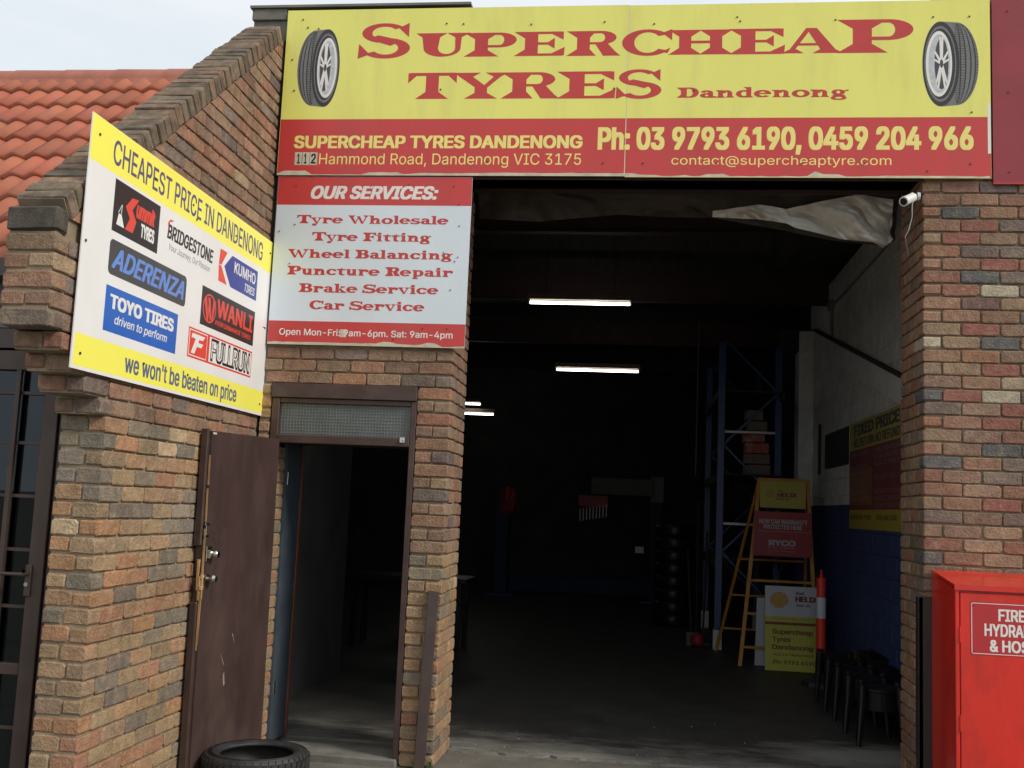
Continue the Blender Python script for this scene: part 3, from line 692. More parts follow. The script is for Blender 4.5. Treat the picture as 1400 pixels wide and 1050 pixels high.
# front cut block under the first coping brick
k = MB(); k.bbox((-4.665, -2.64, 2.864), (WX, -2.54, 2.975), .007, .003); o = k.build('coping_brick', M_COPING, wing); o.color = (.085, .072, .058, 1)
d = Vector((0, math.cos(ang), math.sin(ang))); nn = Vector((0, -math.sin(ang), math.cos(ang)))
cm = []
for i in range(6):
    mb = MB(); mb.bbox((-.1225, -.038, -.0575), (.1225, .038, .0575), .006, .003); cm.append(mb.mesh('coping_brick', M_COPING))
s0 = Vector((-4.5415, -2.60, ztop(-2.60)))
i = 0
k = MB(); L_ = 2.50 / math.cos(ang)
Mx = Matrix.Translation(s0) @ Matrix.Rotation(ang, 4, 'X')
k.box((-.114, .0, -.108), (.114, L_, -.010), M=Mx); k.build('coping_mortar', M_MORTAR, wing)
while .043 + .086 * i < L_:
    c = s0 + d * (.043 + .086 * i) - nn * .0575
    o = bpy.data.objects.new('coping_brick', cm[i % 6]); COL.objects.link(o); o.parent = wing
    o.location = c - wing.location + Vector((random.uniform(-.004, .004), 0, 0)) + nn * random.uniform(-.004, .004); o.rotation_euler = (ang + random.uniform(-.015, .015), 0, 0)
    f = random.uniform(.8, 1.3); o.color = (.145 * f, .108 * f * random.uniform(.95, 1.05), .075 * f, 1) if random.random() < .7 else (.20 * f, .13 * f, .085 * f, 1)
    i += 1

# ------------------------------------------------------------------ neighbour: tiled roof and glazed door
nb = thing('neighbouring_shop', (-7, 0, 0), 'low neighbouring shop with a red terracotta tiled roof at the left', 'building')
R0 = Vector((0, .225, 4.727)); R1 = Vector((0, -1.568, 3.075)); rd = (R1 - R0) / 8.0   # eight gauges down
rl = rd.length; rn = Vector((0, -rd.z, rd.y)).normalized() * -1
if rn.z < 0: rn = -rn
tl = rl + .045
def tile_mesh():
    mb = MB(); n = 16; w = .30; th = .026
    prof = []
    for i in range(n + 1):
        a = i / n; hgt = .028 * max(0, math.sin(2 * PI * (2 * a) - PI / 2) * .5 + .5) ** .8
        prof.append((a * w, hgt))
    V = []
    for s, lift in ((0, 0), (1, 0)):      # s=0 upper end, 1 lower end
        for x, hgt in prof: V.append((x, -s * tl, hgt + (.036 if s else .004)))
    for x, hgt in prof: V.append((x, -tl, hgt + .036 - th))
    m = n + 1
    F = [(i, m + i, m + i + 1, i + 1) for i in range(n)] + [(m + i, 2 * m + i, 2 * m + i + 1, m + i + 1) for i in range(n)]
    mb.add(V, F); return mb.mesh('roof_tile', M_TILE, True)
tms = [tile_mesh() for _ in range(1)]
ra = math.atan2(-rd.z, -rd.y)      # slope angle, rising towards +y
for c in range(14):
    for r in range(0, 10):
        x = -4.665 - .302 * (c + 1)
        o = bpy.data.objects.new('roof_tile', tms[0]); COL.objects.link(o); o.parent = nb
        top = R0 + rd * (r - 1)
        o.location = Vector((x, top.y, top.z)) - rn * .03 - nb.location; o.rotation_euler = (ra, random.uniform(-.006, .006), random.uniform(-.004, .004))
        f = random.uniform(.9, 1.1); f *= random.choice((1, 1, 1, .86)); o.color = (.43 * f, .125 * f * random.uniform(.92, 1.08), .065 * f, 1)
k = MB(); k.prism([(.62, 4.95), (.62, 4.6), (-1.78, 2.72), (-1.78, 2.86), (R0.y, R0.z - .10)], -9.2, -4.68); k.build('roof_deck', M_DARKW, nb)
k = MB(); k.prism([(.62, 4.95), (3.25, 2.8), (3.25, 2.6), (.62, 4.7)], -9.2, -4.78); k.build('roof_slope', M_RIDGE, nb)
rz = R0 - rd * 1.0
for c in range(11):
    k = MB(); a0 = -4.67 - .42 * c; lift = .0
    k.lathe([(.128, a0 - .43), (.134, a0 - .40), (.129, a0)], (0, .475, 4.842), 'X', 14, a0=0, a1=PI)
    k.build('ridge_tile', M_RIDGE, nb, True)
k = MB(); k.prism([(.345, 4.86), (.62, 4.86), (.62, 4.70), (.30, 4.72)], -9.2, -4.68); k.build('ridge_bedding', M_RIDGE, nb)
k = MB(); k.prism([(-1.80, 2.90), (-1.93, 2.90), (-1.95, 2.80), (-1.90, 2.78), (-1.80, 2.78)], -9.2, -4.67); k.build('gutter', M_GUTTER, nb)
k = MB(); k.box((-9.2, -1.86, 2.56), (-4.67, -1.80, 2.78)); k.build('fascia', M_GUTTER, nb)
k = MB(); k.box((-9.2, -1.98, 2.52), (-4.67, -1.70, 2.556)); k.build('soffit', M_SOFFIT, nb)
k = MB(); k.box((-9.2, 3.08, 0), (-4.78, 3.18, 2.75)); k.box((-9.2, -1.6, 0), (-9.1, 3, 2.75)); k.box((-9.2, -1.80, 0), (-6.5, -1.7, 2.52)); k.build('wall', M_DARKW, nb)
# glazed door
gd = thing('shopfront_door', (-5.1, -1.93, 0), 'brown framed glazed door with security bars beside the brick wing wall', 'door')
gy = -1.95
k = MB(); k.box((-4.705, gy - .03, 0), (-4.663, gy + .07, 2.50)); k.build('jamb', M_FRAMEB, gd)
k = MB(); k.box((-6.5, gy - .03, 2.415), (-4.706, gy + .07, 2.515)); k.build('door_head', M_FRAMEB, gd)
k = MB(); k.bbox((-4.795, gy - .045, .02), (-4.712, gy + .01, 2.40), .003); stile = k.build('stile', M_FRAMEB, gd)
zz = lambda v: 2.515 - (v - 450) * .00363
k = MB(); k.bbox((-5.75, gy - .04, zz(926)), (-4.797, gy + .005, zz(911)), .003); k.build('rail', M_FRAMEB, gd)
k = MB(); k.bbox((-5.75, gy - .04, .02), (-4.797, gy + .005, .16), .003); k.build('rail', M_FRAMEB, gd)
k = MB(); k.bbox((-5.75, gy - .04, 2.30), (-4.797, gy + .005, 2.40), .003); k.build('rail', M_FRAMEB, gd)
for v in (541, 611, 684.5, 758, 835, 996):
    k = MB(); k.box((-5.75, gy - .028, zz(v) - .008), (-4.797, gy - .012, zz(v) + .008)); k.build('security_bar', M_FRAMEB, gd)
for v in (548, 664, 690, 772):
    k = MB(); k.box((-5.75, gy + .075, zz(v) - .010), (-4.797, gy + .09, zz(v) + .010)); k.build('inner_bar', M_STOOL, gd)
for x in (-4.94, -5.16, -5.38, -5.60):
    k = MB(); k.box((x - .012, gy - .05, .16), (x + .012, gy - .029, 2.30)); k.build('security_bar', M_FRAMEB, gd)
for x in (-4.865, -4.985, -5.105, -5.225, -5.345):
    k = MB(); k.box((x - .012, gy + .055, .16), (x + .012, gy + .074, 2.30)); k.build('inner_bar', M_STOOL, gd)
k = MB(); k.box((-5.75, gy - .006, .10), (-4.797, gy - .002, 2.36)); k.build('glass_pane', M_GLASS, gd)
k = MB(); k.bbox((-6.5, gy - .045, .02), (-5.752, gy + .01, 2.40), .003); k.build('side_panel', M_FRAMEB, gd)
k = MB(); k.bbox((-4.80, gy - .058, zz(820)), (-4.768, gy - .046, zz(778)), .003); pl = k.build('lock_plate', M_FRAMEB, gd)
k = MB(); k.tube((-4.785, gy - .058, zz(790)), (-4.785, gy - .10, zz(790)), .008); k.tube((-4.785, gy - .10, zz(790)), (-4.90, gy - .10, zz(790)), .009); k.build('handle', M_FRAMEB, pl)
k = MB(); k.tube((-4.785, gy - .058, zz(804)), (-4.785, gy - .066, zz(804)), .011, 12); k.build('key_cylinder', M_CHROME, pl)

# ------------------------------------------------------------------ doorway, transom and battered door
dw = thing('side_doorway', (-3.8, .05, 0), 'narrow side doorway with brown frame, wired glass transom and open battered brown door', 'doorway')
k = MB(); k.bbox((-4.33, -.012, 2.397), (-3.306, .10, 2.497), .004); k.build('door_head', M_BROWN, dw)
k = MB(); k.bbox((-4.325, .0, 2.10), (-4.272, .09, 2.395), .003); k.build('jamb', M_BROWN, dw)
k = MB(); k.bbox((-3.345, .0, .03), (-3.306, .09, 2.395), .003); k.build('jamb', M_BROWN, dw)
k = MB(); k.bbox((-4.270, -.004, 2.085), (-3.347, .085, 2.142), .004); k.build('transom_bar', M_BROWN, dw)
k = MB(); k.bbox((-4.270, .006, 2.362), (-3.347, .07, 2.395), .003); k.build('transom_rail', M_BROWN, dw)
k = MB(); k.box((-4.270, .030, 2.143), (-3.347, .036, 2.361)); pane = k.build('transom_pane', M_OBSC, dw)
k = MB()
x = -4.26
while x < -3.35: k.box((x, .0275, 2.144), (x + .0025, .0295, 2.36)); x += .0215
z = 2.155
while z < 2.36: k.box((-4.27, .0255, z), (-3.347, .0274, z + .0022)); z += .0215
k.build('wire_mesh', mat('glass_wire', (.2, .215, .21), rough=.4), pane)
k = MB(); k.bbox((-3.41, -.012, 2.112), (-3.375, -.005, 2.15), .002); k.tube((-3.392, -.012, 2.13), (-3.392, -.03, 2.13), .008); k.build('latch_keeper', M_CHROME, dw)
k = MB(); k.box((-4.302, .24, .03), (-4.27, .56, 2.09)); k.build('lining', M_BLDOOR, dw)
k = MB(); k.bbox((-4.302, .562, .03), (-4.262, .60, 2.11), .003); k.build('lining_edge', M_ORWOOD, dw)
k = MB(); k.box((-4.3, .24, 2.10), (-3.31, .60, 2.13)); k.build('head_lining', M_DARKW, dw)
for z in (1.80, .35): 
    k = MB(); k.bbox((-4.27, .25, z), (-4.262, .28, z + .09), .002); k.build('hinge', M_CHROME, dw)
k = MB(); k.bbox((-4.31, -.03, -.02), (-3.31, .30, .045), .01, .004); k.build('threshold', M_CONC, dw)
# the door leaf: hinge H, free edge F
H = Vector((-4.245, -.03, 0)); F = Vector((-4.362, -.915, 0)); dd = (F - H).normalized(); LW = (F - H).length
fn = Vector((dd.y, -dd.x, 0)) * -1                      # inner face normal (towards the opening)
if fn.x < 0: fn = -fn
DM = Matrix(((dd.x, fn.x, 0, H.x), (dd.y, fn.y, 0, H.y), (0, 0, 1, .06), (0, 0, 0, 1)))   # local x along leaf, y outwards
DM = DM @ Matrix.Rotation(.016, 4, 'Y')                  # it sags a little on its hinges
k = MB()
nz = 26; HT = 2.045; P = []
for i in range(nz + 1):
    z = HT * i / nz; e = LW - .024 - (.006 * random.random() if .3 < z / HT < .95 else 0)
    if 1.05 < z < 1.32: e -= .016 * (1 - abs(z - 1.18) / .14)
    P.append((e, z))
V = [DM @ Vector(q) for i in range(nz + 1) for q in ((0, .018, P[i][1]), (P[i][0], .018, P[i][1]), (P[i][0], -.042, P[i][1]), (0, -.042, P[i][1]))]
FF = []
for i in range(nz):
    for j in range(4): a = 4 * i + j; b = 4 * i + (j + 1) % 4; FF.append((a, b, b + 4, a + 4))
FF += [(3, 2, 1, 0), tuple(4 * nz + j for j in range(4))]
k.add(V, FF); leaf = k.build('door', M_DOOR, dw)
k = MB()
k.bbox((LW - .026, -.042, 1.36), (LW, .004, HT + .012), .003, .0015, M=DM); k.bbox((LW - .026, -.042, 0), (LW, .004, 1.03), .003, .0015, M=DM); k.build('edge_strip', M_BROWN, leaf)
k = MB()
def splint(x0, x1, z0, z1, y):
    k.add([DM @ Vector(p) for p in ((x0, y, z0), (x1, y, z0), ((x0 + x1) / 2 + .004, y + .001, z1), (x0, y - .012, z0), (x1, y - .012, z0), ((x0 + x1) / 2 + .004, y - .011, z1))],
          [(0, 1, 2), (5, 4, 3), (0, 3, 4, 1), (1, 4, 5, 2), (2, 5, 3, 0)])
splint(LW - .030, LW - .020, 1.05, 1.46, .0198); splint(LW - .030, LW - .010, 1.12, 1.26, .0225); splint(LW - .026, LW - .014, 1.20, .78, .0200)
splint(LW - .016, LW - .014, 1.02, .75, .0193); splint(LW - .026, LW - .0245, 1.72, 1.90, .0195); splint(LW - .018, LW + .004, 1.18, 1.04, .012); splint(LW - .026, LW - .0235, 1.50, 1.70, .0190)
splint(LW - .012, LW + .006, 1.28, 1.10, .004)
k.bbox((LW - .033, .012, 1.10), (LW + .003, .0245, 1.125), .002, .002, M=DM); k.bbox((LW - .033, .012, 1.165), (LW - .005, .0245, 1.19), .002, .002, M=DM)
k.build('splintered_timber', M_WOOD, leaf)
k = MB(); k.bbox((LW - .095, .018, 1.265), (LW - .035, .028, 1.355), .003, M=DM)
k.bbox((LW - .062, .028, 1.285), (LW - .038, .050, 1.335), .003, M=DM)
k.build('deadlock', M_CHROME, leaf)
k = MB(); k.tube(DM @ Vector((LW - .085, .028, 1.31)), DM @ Vector((LW - .085, .075, 1.31)), .019, 14, r1=.022); k.build('deadlock_knob', M_CHROME, leaf, True)
k = MB(); k.tube(DM @ Vector((LW - .07, .018, 1.165)), DM @ Vector((LW - .07, .026, 1.165)), .027, 16); k.tube(DM @ Vector((LW - .07, .026, 1.165)), DM @ Vector((LW - .07, .055, 1.165)), .011, 12)
k.tube(DM @ Vector((LW - .07, .055, 1.165)), DM @ Vector((LW - .07, .066, 1.165)), .012, 14, r1=.026); k.tube(DM @ Vector((LW - .07, .066, 1.165)), DM @ Vector((LW - .07, .082, 1.165)), .026, 14, r1=.018)
k.build('door_knob', M_CHROME, leaf, False)
k = MB(); k.tube(DM @ Vector((LW - .03, .018, 1.49)), DM @ Vector((LW - .03, .018, 1.40)), .006, 8)
k.bbox((LW - .055, .018, 1.48), (LW - .008, .026, 1.495), .002, M=DM); k.bbox((LW - .055, .018, 1.41), (LW - .008, .026, 1.425), .002, M=DM)
k.tube(DM @ Vector((LW - .02, -.042, 1.45)), DM @ Vector((LW - .02, -.062, 1.45)), .008, 8); k.tube(DM @ Vector((LW - .02, -.062, 1.45)), DM @ Vector((LW - .02, -.074, 1.45)), .015, 10)
k.bbox((LW - .035, -.048, 1.40), (LW - .008, -.042, 1.50), .002, M=DM); k.build('slide_bolt', M_CHROME, leaf)
k = MB(); k.bbox((LW - .075, .017, HT - .02), (LW - .035, .0195, HT - .008), .001, M=DM); k.build('paper_tag', M_PEEL, leaf)
k = MB()
for a, b, c, e in ((.55, .62, .60, .69), (.47, .80, .44, .74)):
    k.add([DM @ Vector(p) for p in ((a, .0188, b), (a + .008, .0188, b), (c + .003, .0188, e), (c, .0188, e))], [(0, 1, 2, 3)])
k.add([DM @ Vector(p) for p in ((.53, .0187, .50), (.545, .0187, .49), (.56, .0187, .56), (.545, .0187, .58))], [(0, 1, 2, 3)])
k.build('scratch', mat('scuffed_paint', (.25, .20, .19), rough=.7, var=.4, scale=60), leaf)
# ------------------------------------------------------------------ signs
def screws(B, pts, parent, r=.006, h=.001, m=None):
    for a, b in pts:
        mb = MB(); n = 8
        V = [B.P(a + r * math.cos(2 * PI * i / n), b + r * math.sin(2 * PI * i / n), hh) for hh in (h, h + .004) for i in range(n)]
        mb.add(V, [tuple(range(n, 2 * n))] + [(i, (i + 1) % n, n + (i + 1) % n, n + i) for i in range(n)])
        mb.build('screw', m or M_GUARD, parent)
def peel(B, x0, x1, y0, hmax, parent, h=.0009):
    """torn vinyl along a lower edge: irregular pale strip"""
    mb = MB(); n = int((x1 - x0) / .05); xs = [x0 + (x1 - x0) * i / n for i in range(n + 1)]; c = .35; tops = []
    for i in range(n + 1):
        if random.random() < .22: c = random.choice((.15, .3, .5, .9, .25, .6))
        tops.append(y0 + hmax * max(.12, c + random.uniform(-.07, .07)))
    V = [B.P(x, y0, h * .3) for x in xs] + [B.P(x, t, h * .3) for x, t in zip(xs, tops)]
    mb.add(V, [(i, i + 1, n + 2 + i, n + 1 + i) for i in range(n)]); return mb.build('peeled_edge', M_PEEL, parent)
def rect(B, name, x0, y0, x1, y1, h, m, parent, rr=0.):
    mb = MB()
    if rr:
        pts = []
        for cx, cy, a0 in ((x1 - rr, y0 + rr, -90), (x1 - rr, y1 - rr, 0), (x0 + rr, y1 - rr, 90), (x0 + rr, y0 + rr, 180)):
            pts += [(cx + rr * math.cos(math.radians(a0 + 15 * i)), cy + rr * math.sin(math.radians(a0 + 15 * i))) for i in range(7)]
        B.poly(mb, pts, h)
    else: B.poly(mb, [(x0, y0), (x1, y0), (x1, y1), (x0, y1)], h)
    return mb.build(name, m, parent)
def shape(B, name, polys, h, m, parent):
    mb = MB()
    for i, p in enumerate(polys): B.poly(mb, _ccw(list(p)), h + .00006 * (i % 12))
    return mb.build(name, m, parent)
def ell(cx, cy, rx, ry, n=36, a0=0, a1=360): return [(cx + rx * math.cos(math.radians(a0 + (a1 - a0) * i / n)), cy + ry * math.sin(math.radians(a0 + (a1 - a0) * i / n))) for i in range(n)]
def ring(cx, cy, rx, ry, tx, ty, n=36): return _arc(cx, cy, rx, ry, 0, 360, tx, ty, n)
M_TREAD = paint('print_tread_grey', (.17, .165, .16), .35, var=.2, scale=60)
M_GROOVE = paint('print_groove', (.030, .028, .030), .35)
def tyre_print(B, x0, x1, y0, y1, parent, flip=False):
    w, hh = x1 - x0, y1 - y0; cy = (y0 + y1) / 2
    fx = (lambda x: x1 - (x - x0)) if flip else (lambda x: x)
    mp2 = lambda pl: [(fx(a), b) for a, b in pl]
    cl, cr_ = x0 + .40 * w, x1 - .33 * w
    body = ell(cl, cy, .40 * w, .485 * hh, 40, 90, 270) + [(cl, y0 + .015 * hh)] + ell(cr_, cy, .33 * w, .5 * hh, 40, -90, 90)
    shape(B, 'tyre_picture', [mp2(body)], .0012, M_TREAD, parent)
    gr = []
    for f in (.86, .66, .43, .2):                  # circumferential grooves
        rx = .40 * w * f + .0; cxx = cl
        for i in range(26):
            a0 = math.radians(96 + 168 * i / 26); a1 = math.radians(96 + 168 * (i + 1) / 26)
            p = lambda a, o: (cxx + (rx + o) * math.cos(a), cy + .485 * hh * math.sin(a) * (1 - .01 * f))
            gr.append([p(a0, .0045), p(a1, .0045), p(a1, -.0045), p(a0, -.0045)])
    for i in range(40):                            # lateral sipes
        a = math.radians(102 + 156 * i / 39); y = cy + .47 * hh * math.sin(a)
        for fa, fb in ((.99, .88), (.41, .22), (.18, -.1)):
            xa = cl + .40 * w * fa * math.cos(a); xb = cl + .40 * w * fb * math.cos(a)
            gr.append([(xa, y - .002), (xb, y + .0005), (xb, y + .004), (xa, y + .002)])
    shape(B, 'tread_pattern', [mp2(g_) for g_ in gr], .0015, M_GROOVE, parent)
    shape(B, 'sidewall', [mp2(ell(cr_, cy, .33 * w, .495 * hh))], .0022, M_GROOVE, parent)
    shape(B, 'sidewall_band', [mp2(p) for p in ring(cr_ + .01 * w, cy, .285 * w, .445 * hh, .02 * w, .03 * hh)], .0025, M_TREAD, parent)
    shape(B, 'rim_lip', [mp2(ell(cr_ + .035 * w, cy, .235 * w, .385 * hh))], .0033, M_LWHITE, parent)
    shape(B, 'rim_well', [mp2(ell(cr_ + .03 * w, cy, .195 * w, .345 * hh))], .0036, M_SILV, parent)
    shape(B, 'rim_shade', [mp2(ell(cr_ - .01 * w, cy, .125 * w, .30 * hh))], .0038, M_DKG, parent)
    dk = []
    for kx in range(5):
        for o_ in (-9, 9):
            a = math.radians(90 + 72 * kx); a2 = math.radians(90 + 72 * kx + o_); c0_ = (cr_ - .01 * w, cy); e_ = (c0_[0] + .135 * w * math.cos(a2), c0_[1] + .32 * hh * math.sin(a2))
            dx, dy = e_[0] - c0_[0], e_[1] - c0_[1]; L = math.hypot(dx, dy); px_, py_ = -dy / L * .0055, dx / L * .0055
            dk.append([(c0_[0] - px_ * 1.6, c0_[1] - py_ * 1.6), (c0_[0] + px_ * 1.6, c0_[1] + py_ * 1.6), (e_[0] + px_, e_[1] + py_), (e_[0] - px_, e_[1] - py_)])
    shape(B, 'rim_spokes', [mp2(p) for p in dk], .0040, M_LWHITE, parent)
    shape(B, 'hub_cap', [mp2(ell(cr_ - .01 * w, cy, .03 * w, .05 * hh, 14))], .0050, M_DKG, parent)

sg = thing('shop_sign', (-1.99, -.03, 3.97), 'long yellow and red tyre shop sign with big red serif lettering across the top', 'sign')
B = Board((-4.40, -.034, 3.97), (1, 0, 0), (0, 0, 1))
B.slab('sign_panel', .004, 0, 2.446, 1.222, [M_YEL], sg); B.slab('sign_panel', 2.450, -.006, 4.820, 1.218, [M_YEL], sg)
rect(B, 'red_band', .006, .0, 2.445, .408, .0005, M_RED, sg); rect(B, 'red_band', 2.451, -.004, 4.819, .408, .0005, M_RED, sg)
rect(B, 'seam', 2.446, 0, 2.4505, 1.218, -.001, M_SILV, sg)
peel(B, .006, 2.445, 0, .035, sg); peel(B, 2.452, 4.81, -.004, .045, sg)
rect(B, 'white_edge', 4.800, .16, 4.819, .50, .0010, M_LWHITE, sg)
L_ = [('S', .539, .853, .914, 1.115), ('U', .955, .862, 1.345, 1.036), ('P', 1.300, .859, 1.672, 1.034), ('E', 1.655, .860, 2.010, 1.036), ('R', 2.020, .856, 2.395, 1.036), ('C', 2.405, .852, 2.745, 1.042),
      ('H', 2.720, .857, 3.155, 1.034), ('E', 3.128, .855, 3.500, 1.036), ('A', 3.475, .858, 3.880, 1.036), ('P', 3.840, .856, 4.334, 1.090),
      ('T', .915, .553, 1.262, .744), ('Y', 1.240, .553, 1.630, .742), ('R', 1.575, .552, 1.985, .742), ('E', 1.965, .550, 2.370, .744), ('S', 2.372, .545, 2.681, .756)]
for i, (c, a, b, x, y) in enumerate(L_): B.slabtext(c, a, b, x, y, M_LRED, sg, h=.0012 + .0011 * (i % 2), name='letter')
mbx = MB()
B.slabtext('Dandenong', 2.784, .552, 3.917, .622, M_LRED, sg, fat=.035)
B.text('SUPERCHEAP TYRES DANDENONG', .115, .199, 2.157, .284, M_LYEL, sg, bold=.035)
rect(B, 'number_plate', .128, .074, .292, .166, .0012, M_PEEL, sg)
for i, x in enumerate((.146, .196, .246)): B.text('112'[i], x, .086, x + (.020 if i < 2 else .036), .154, M_BLACK, sg, bold=.03, h=.0020)
for x in (.180, .236): rect(B, 'plate_gap', x, .076, x + .003, .164, .0018, M_GUARD, sg)
B.text('Hammond Road, Dandenong VIC 3175', .306, .080, 2.151, .158, M_LYEL, sg, bold=.0)
B.text('Ph: 03 9793 6190, 0459 204 966', 2.260, .192, 4.711, .338, M_LYEL, sg, bold=.04)
B.text('contact@supercheaptyre.com', 2.761, .082, 4.193, .143, M_LYEL, sg, bold=.004)
tyre_print(B, .102, .411, .498, 1.078, sg); tyre_print(B, 4.391, 4.747, .480, 1.070, sg, True)
screws(B, [(.16, 1.09), (.24, 1.08), (.12, 1.15), (1.17, 1.105), (1.29, 1.10), (1.77, 1.09), (2.28, 1.10), (2.62, 1.08), (3.20, 1.09), (3.83, 1.09), (4.46, 1.10), (4.69, 1.10), (.06, .85), (.09, .62), (1.15, .62), (2.36, .62),
           (2.30, .09), (2.57, .09), (3.06, .09), (3.62, .09), (4.02, .09), (4.70, .44), (4.69, .09), (4.42, .04), (1.5, .10), (3.18, 1.12), (2.9, .6)], sg)

sv = thing('services_sign', (-3.7, -.03, 2.77), 'square pale grey services sign with red bands and red serif list above the side doorway', 'sign')
B = Board((-4.39, -.026, 2.765), (1, 0, 0), (0, 0, 1))
B.slab('sign_panel', .008, 0, 1.397, 1.197, [M_SVC], sv)
rect(B, 'red_band', .009, .992, 1.396, 1.196, .0005, M_RED, sv); rect(B, 'red_band', .009, .001, 1.396, .165, .0005, M_RED, sv)
peel(B, .009, 1.396, .0, .035, sv)
B.text('OUR SERVICES:', .250, 1.040, 1.161, 1.126, M_LWHITE, sv, bold=.04, shear=.25)
for s_, a, b, c, d_ in (('Tyre Wholesale', .163, .861, 1.242, .918), ('Tyre Fitting', .280, .737, 1.127, .796), ('Wheel Balancing', .112, .614, 1.285, .673), ('Puncture Repair', .113, .493, 1.293, .553), ('Brake Service', .206, .370, 1.197, .430), ('Car Service', .293, .250, 1.106, .311)):
    B.slabtext(s_, a, b, c, d_, M_LRED, sv, fat=.04)
B.text('Open Mon-Fri: 9am-6pm. Sat: 9am-4pm', .089, .066, 1.312, .110, M_LWHITE, sv, bold=.015)
rect(B, 'patch', .520, .058, .568, .112, .0022, M_PEEL, sv)
screws(B, [(.14, 1.13), (.68, 1.13), (.95, 1.14), (1.27, 1.13), (.15, .85), (.04, .80), (1.32, .85), (1.22, .66), (1.32, .63), (1.30, .60), (.13, .57), (1.28, .40), (.12, .10), (.9, .05), (1.1, .13), (1.27, .13), (1.31, 1.0)], sv, .0045)

mp_ = thing('maroon_panel', (1.1, -.02, 3.93), 'plain dark maroon sheet panel right of the yellow shop sign', 'sign')
B = Board((.436, -.02, 3.93), (1, 0, 0), (0, 0, 1)); B.slab('sign_panel', 0, 0, 1.6, 1.262, [M_MAROON], mp_, t=.015)
rect(B, 'edge_trim', 0, 0, 1.6, .012, .001, M_REDLBL, mp_)
screws(B, [(.10, .62), (.10, 1.18), (.10, .08), (.8, .62)], mp_, .005)

# sign on the wing wall ------------------------------------------------
ws = thing('tyre_brands_sign', (-4.40, -1.2, 2.27), 'white and bright yellow tyre brands sign on the projecting brick wing wall', 'sign')
B = Board((-4.398, -2.42, 2.27), (0, 1, 0), (0, 0, 1))
B.slab('sign_panel', -.042, -.006, 2.432, 1.216, [M_WHITE], ws, t=.006)
rect(B, 'yellow_band', -.040, .992, 2.431, 1.215, .0005, M_YEL2, ws); rect(B, 'yellow_band', -.025, .010, 2.431, .162, .0005, M_YEL2, ws)
B.text('CHEAPEST PRICE IN DANDENONG', .172, 1.040, 2.232, 1.160, M_NAVY, ws, bold=.012)
B.text("we won't be beaten on price", .462, .042, 1.952, .135, M_GREYBL, ws, bold=.022)
# mountain logo
rect(B, 'logo_ground', .215, .712, .706, .974, .0006, M_BLACK, ws)
shape(B, 'logo_mark', [[(.255, .752), (.335, .752), (.300, .812), (.272, .812)]], .0012, M_WHITE, ws)
shape(B, 'logo_outline', [[(.272, .815), (.300, .862), (.296, .862), (.266, .815)], [(.300, .815), (.303, .862), (.298, .862), (.294, .815)]], .0013, M_WHITE, ws)
shape(B, 'logo_mark', [[(.345, .750), (.425, .750), (.455, .815), (.385, .815)], [(.385, .815), (.455, .815), (.405, .865), (.335, .865)], [(.335, .865), (.405, .865), (.465, .935), (.395, .925)]], .0014, M_PRED, ws)
B.text('ummit', .445, .845, .655, .905, M_PRED, ws, bold=.05, shear=.2, ref='m')
B.text('TYRES', .508, .757, .660, .822, M_WHITE, ws, bold=.05)
# wordmark with flag
B.text('BRIDGESTONE', .808, .832, 1.430, .908, M_BLACK, ws, bold=.03, shear=.15)
shape(B, 'logo_mark', [[(.806, .915), (.880, .940), (.835, .940)], [(.806, .912), (.835, .938), (.815, .88)]], .0018, M_PRED, ws)
B.text('Your Journey, Our Passion', .840, .770, 1.396, .805, M_GREYBL, ws, bold=-.0, shear=.2)
# flag wing logo
shape(B, 'logo_mark', [[(1.530, .952), (1.640, .952), (1.560, .855), (1.520, .855)], [(1.530, .750), (1.665, .750), (1.560, .850), (1.520, .850)]], .0010, M_PRED, ws)
shape(B, 'logo_ground', [[(1.720, .750), (2.170, .750), (2.170, .952), (1.720, .952), (1.605, .858)]], .0012, M_NAVY2, ws)
B.text('KUMHO', 1.765, .855, 2.135, .925, M_WHITE, ws, bold=.02, h=.0019); B.text('TIRES', 1.955, .775, 2.135, .825, M_WHITE, ws, bold=.02, shear=.25, h=.0019)
# rounded plate
rect(B, 'logo_ground', .214, .496, 1.096, .672, .0006, M_DKG, ws, .03)
B.text('ADERENZA', .245, .535, 1.065, .635, M_BLUE2, ws, bold=.03, shear=.35)
rect(B, 'letter_cut', .245, .583, 1.055, .588, .0018, M_DKG, ws)
# blue plate
rect(B, 'logo_ground', .215, .214, 1.020, .440, .0006, M_BLUE, ws)
B.text('TOYO TIRES', .262, .335, .975, .400, M_WHITE, ws, bold=.045); B.text('driven to perform', .320, .262, .905, .305, M_WHITE, ws, bold=.012, shear=.2)
# black plate with red ring mark
rect(B, 'logo_ground', 1.312, .441, 2.172, .674, .0006, M_BLACK, ws)
shape(B, 'logo_mark', ring(1.435, .555, .098, .088, .012, .011) + [[(1.350, .60), (1.385, .62), (1.425, .50), (1.405, .48)], [(1.405, .62), (1.440, .62), (1.470, .50), (1.450, .48)], [(1.470, .48), (1.495, .50), (1.520, .61), (1.485, .62)], [(1.405, .48), (1.425, .48), (1.440, .60), (1.42, .60)]], .0014, M_PRED, ws)
B.text('WANLI', 1.545, .530, 2.140, .635, M_PRED, ws, bold=.03); B.text('PERFORMANCE TIRES', 1.530, .475, 2.120, .502, M_PRED, ws, bold=.03, shear=.2)
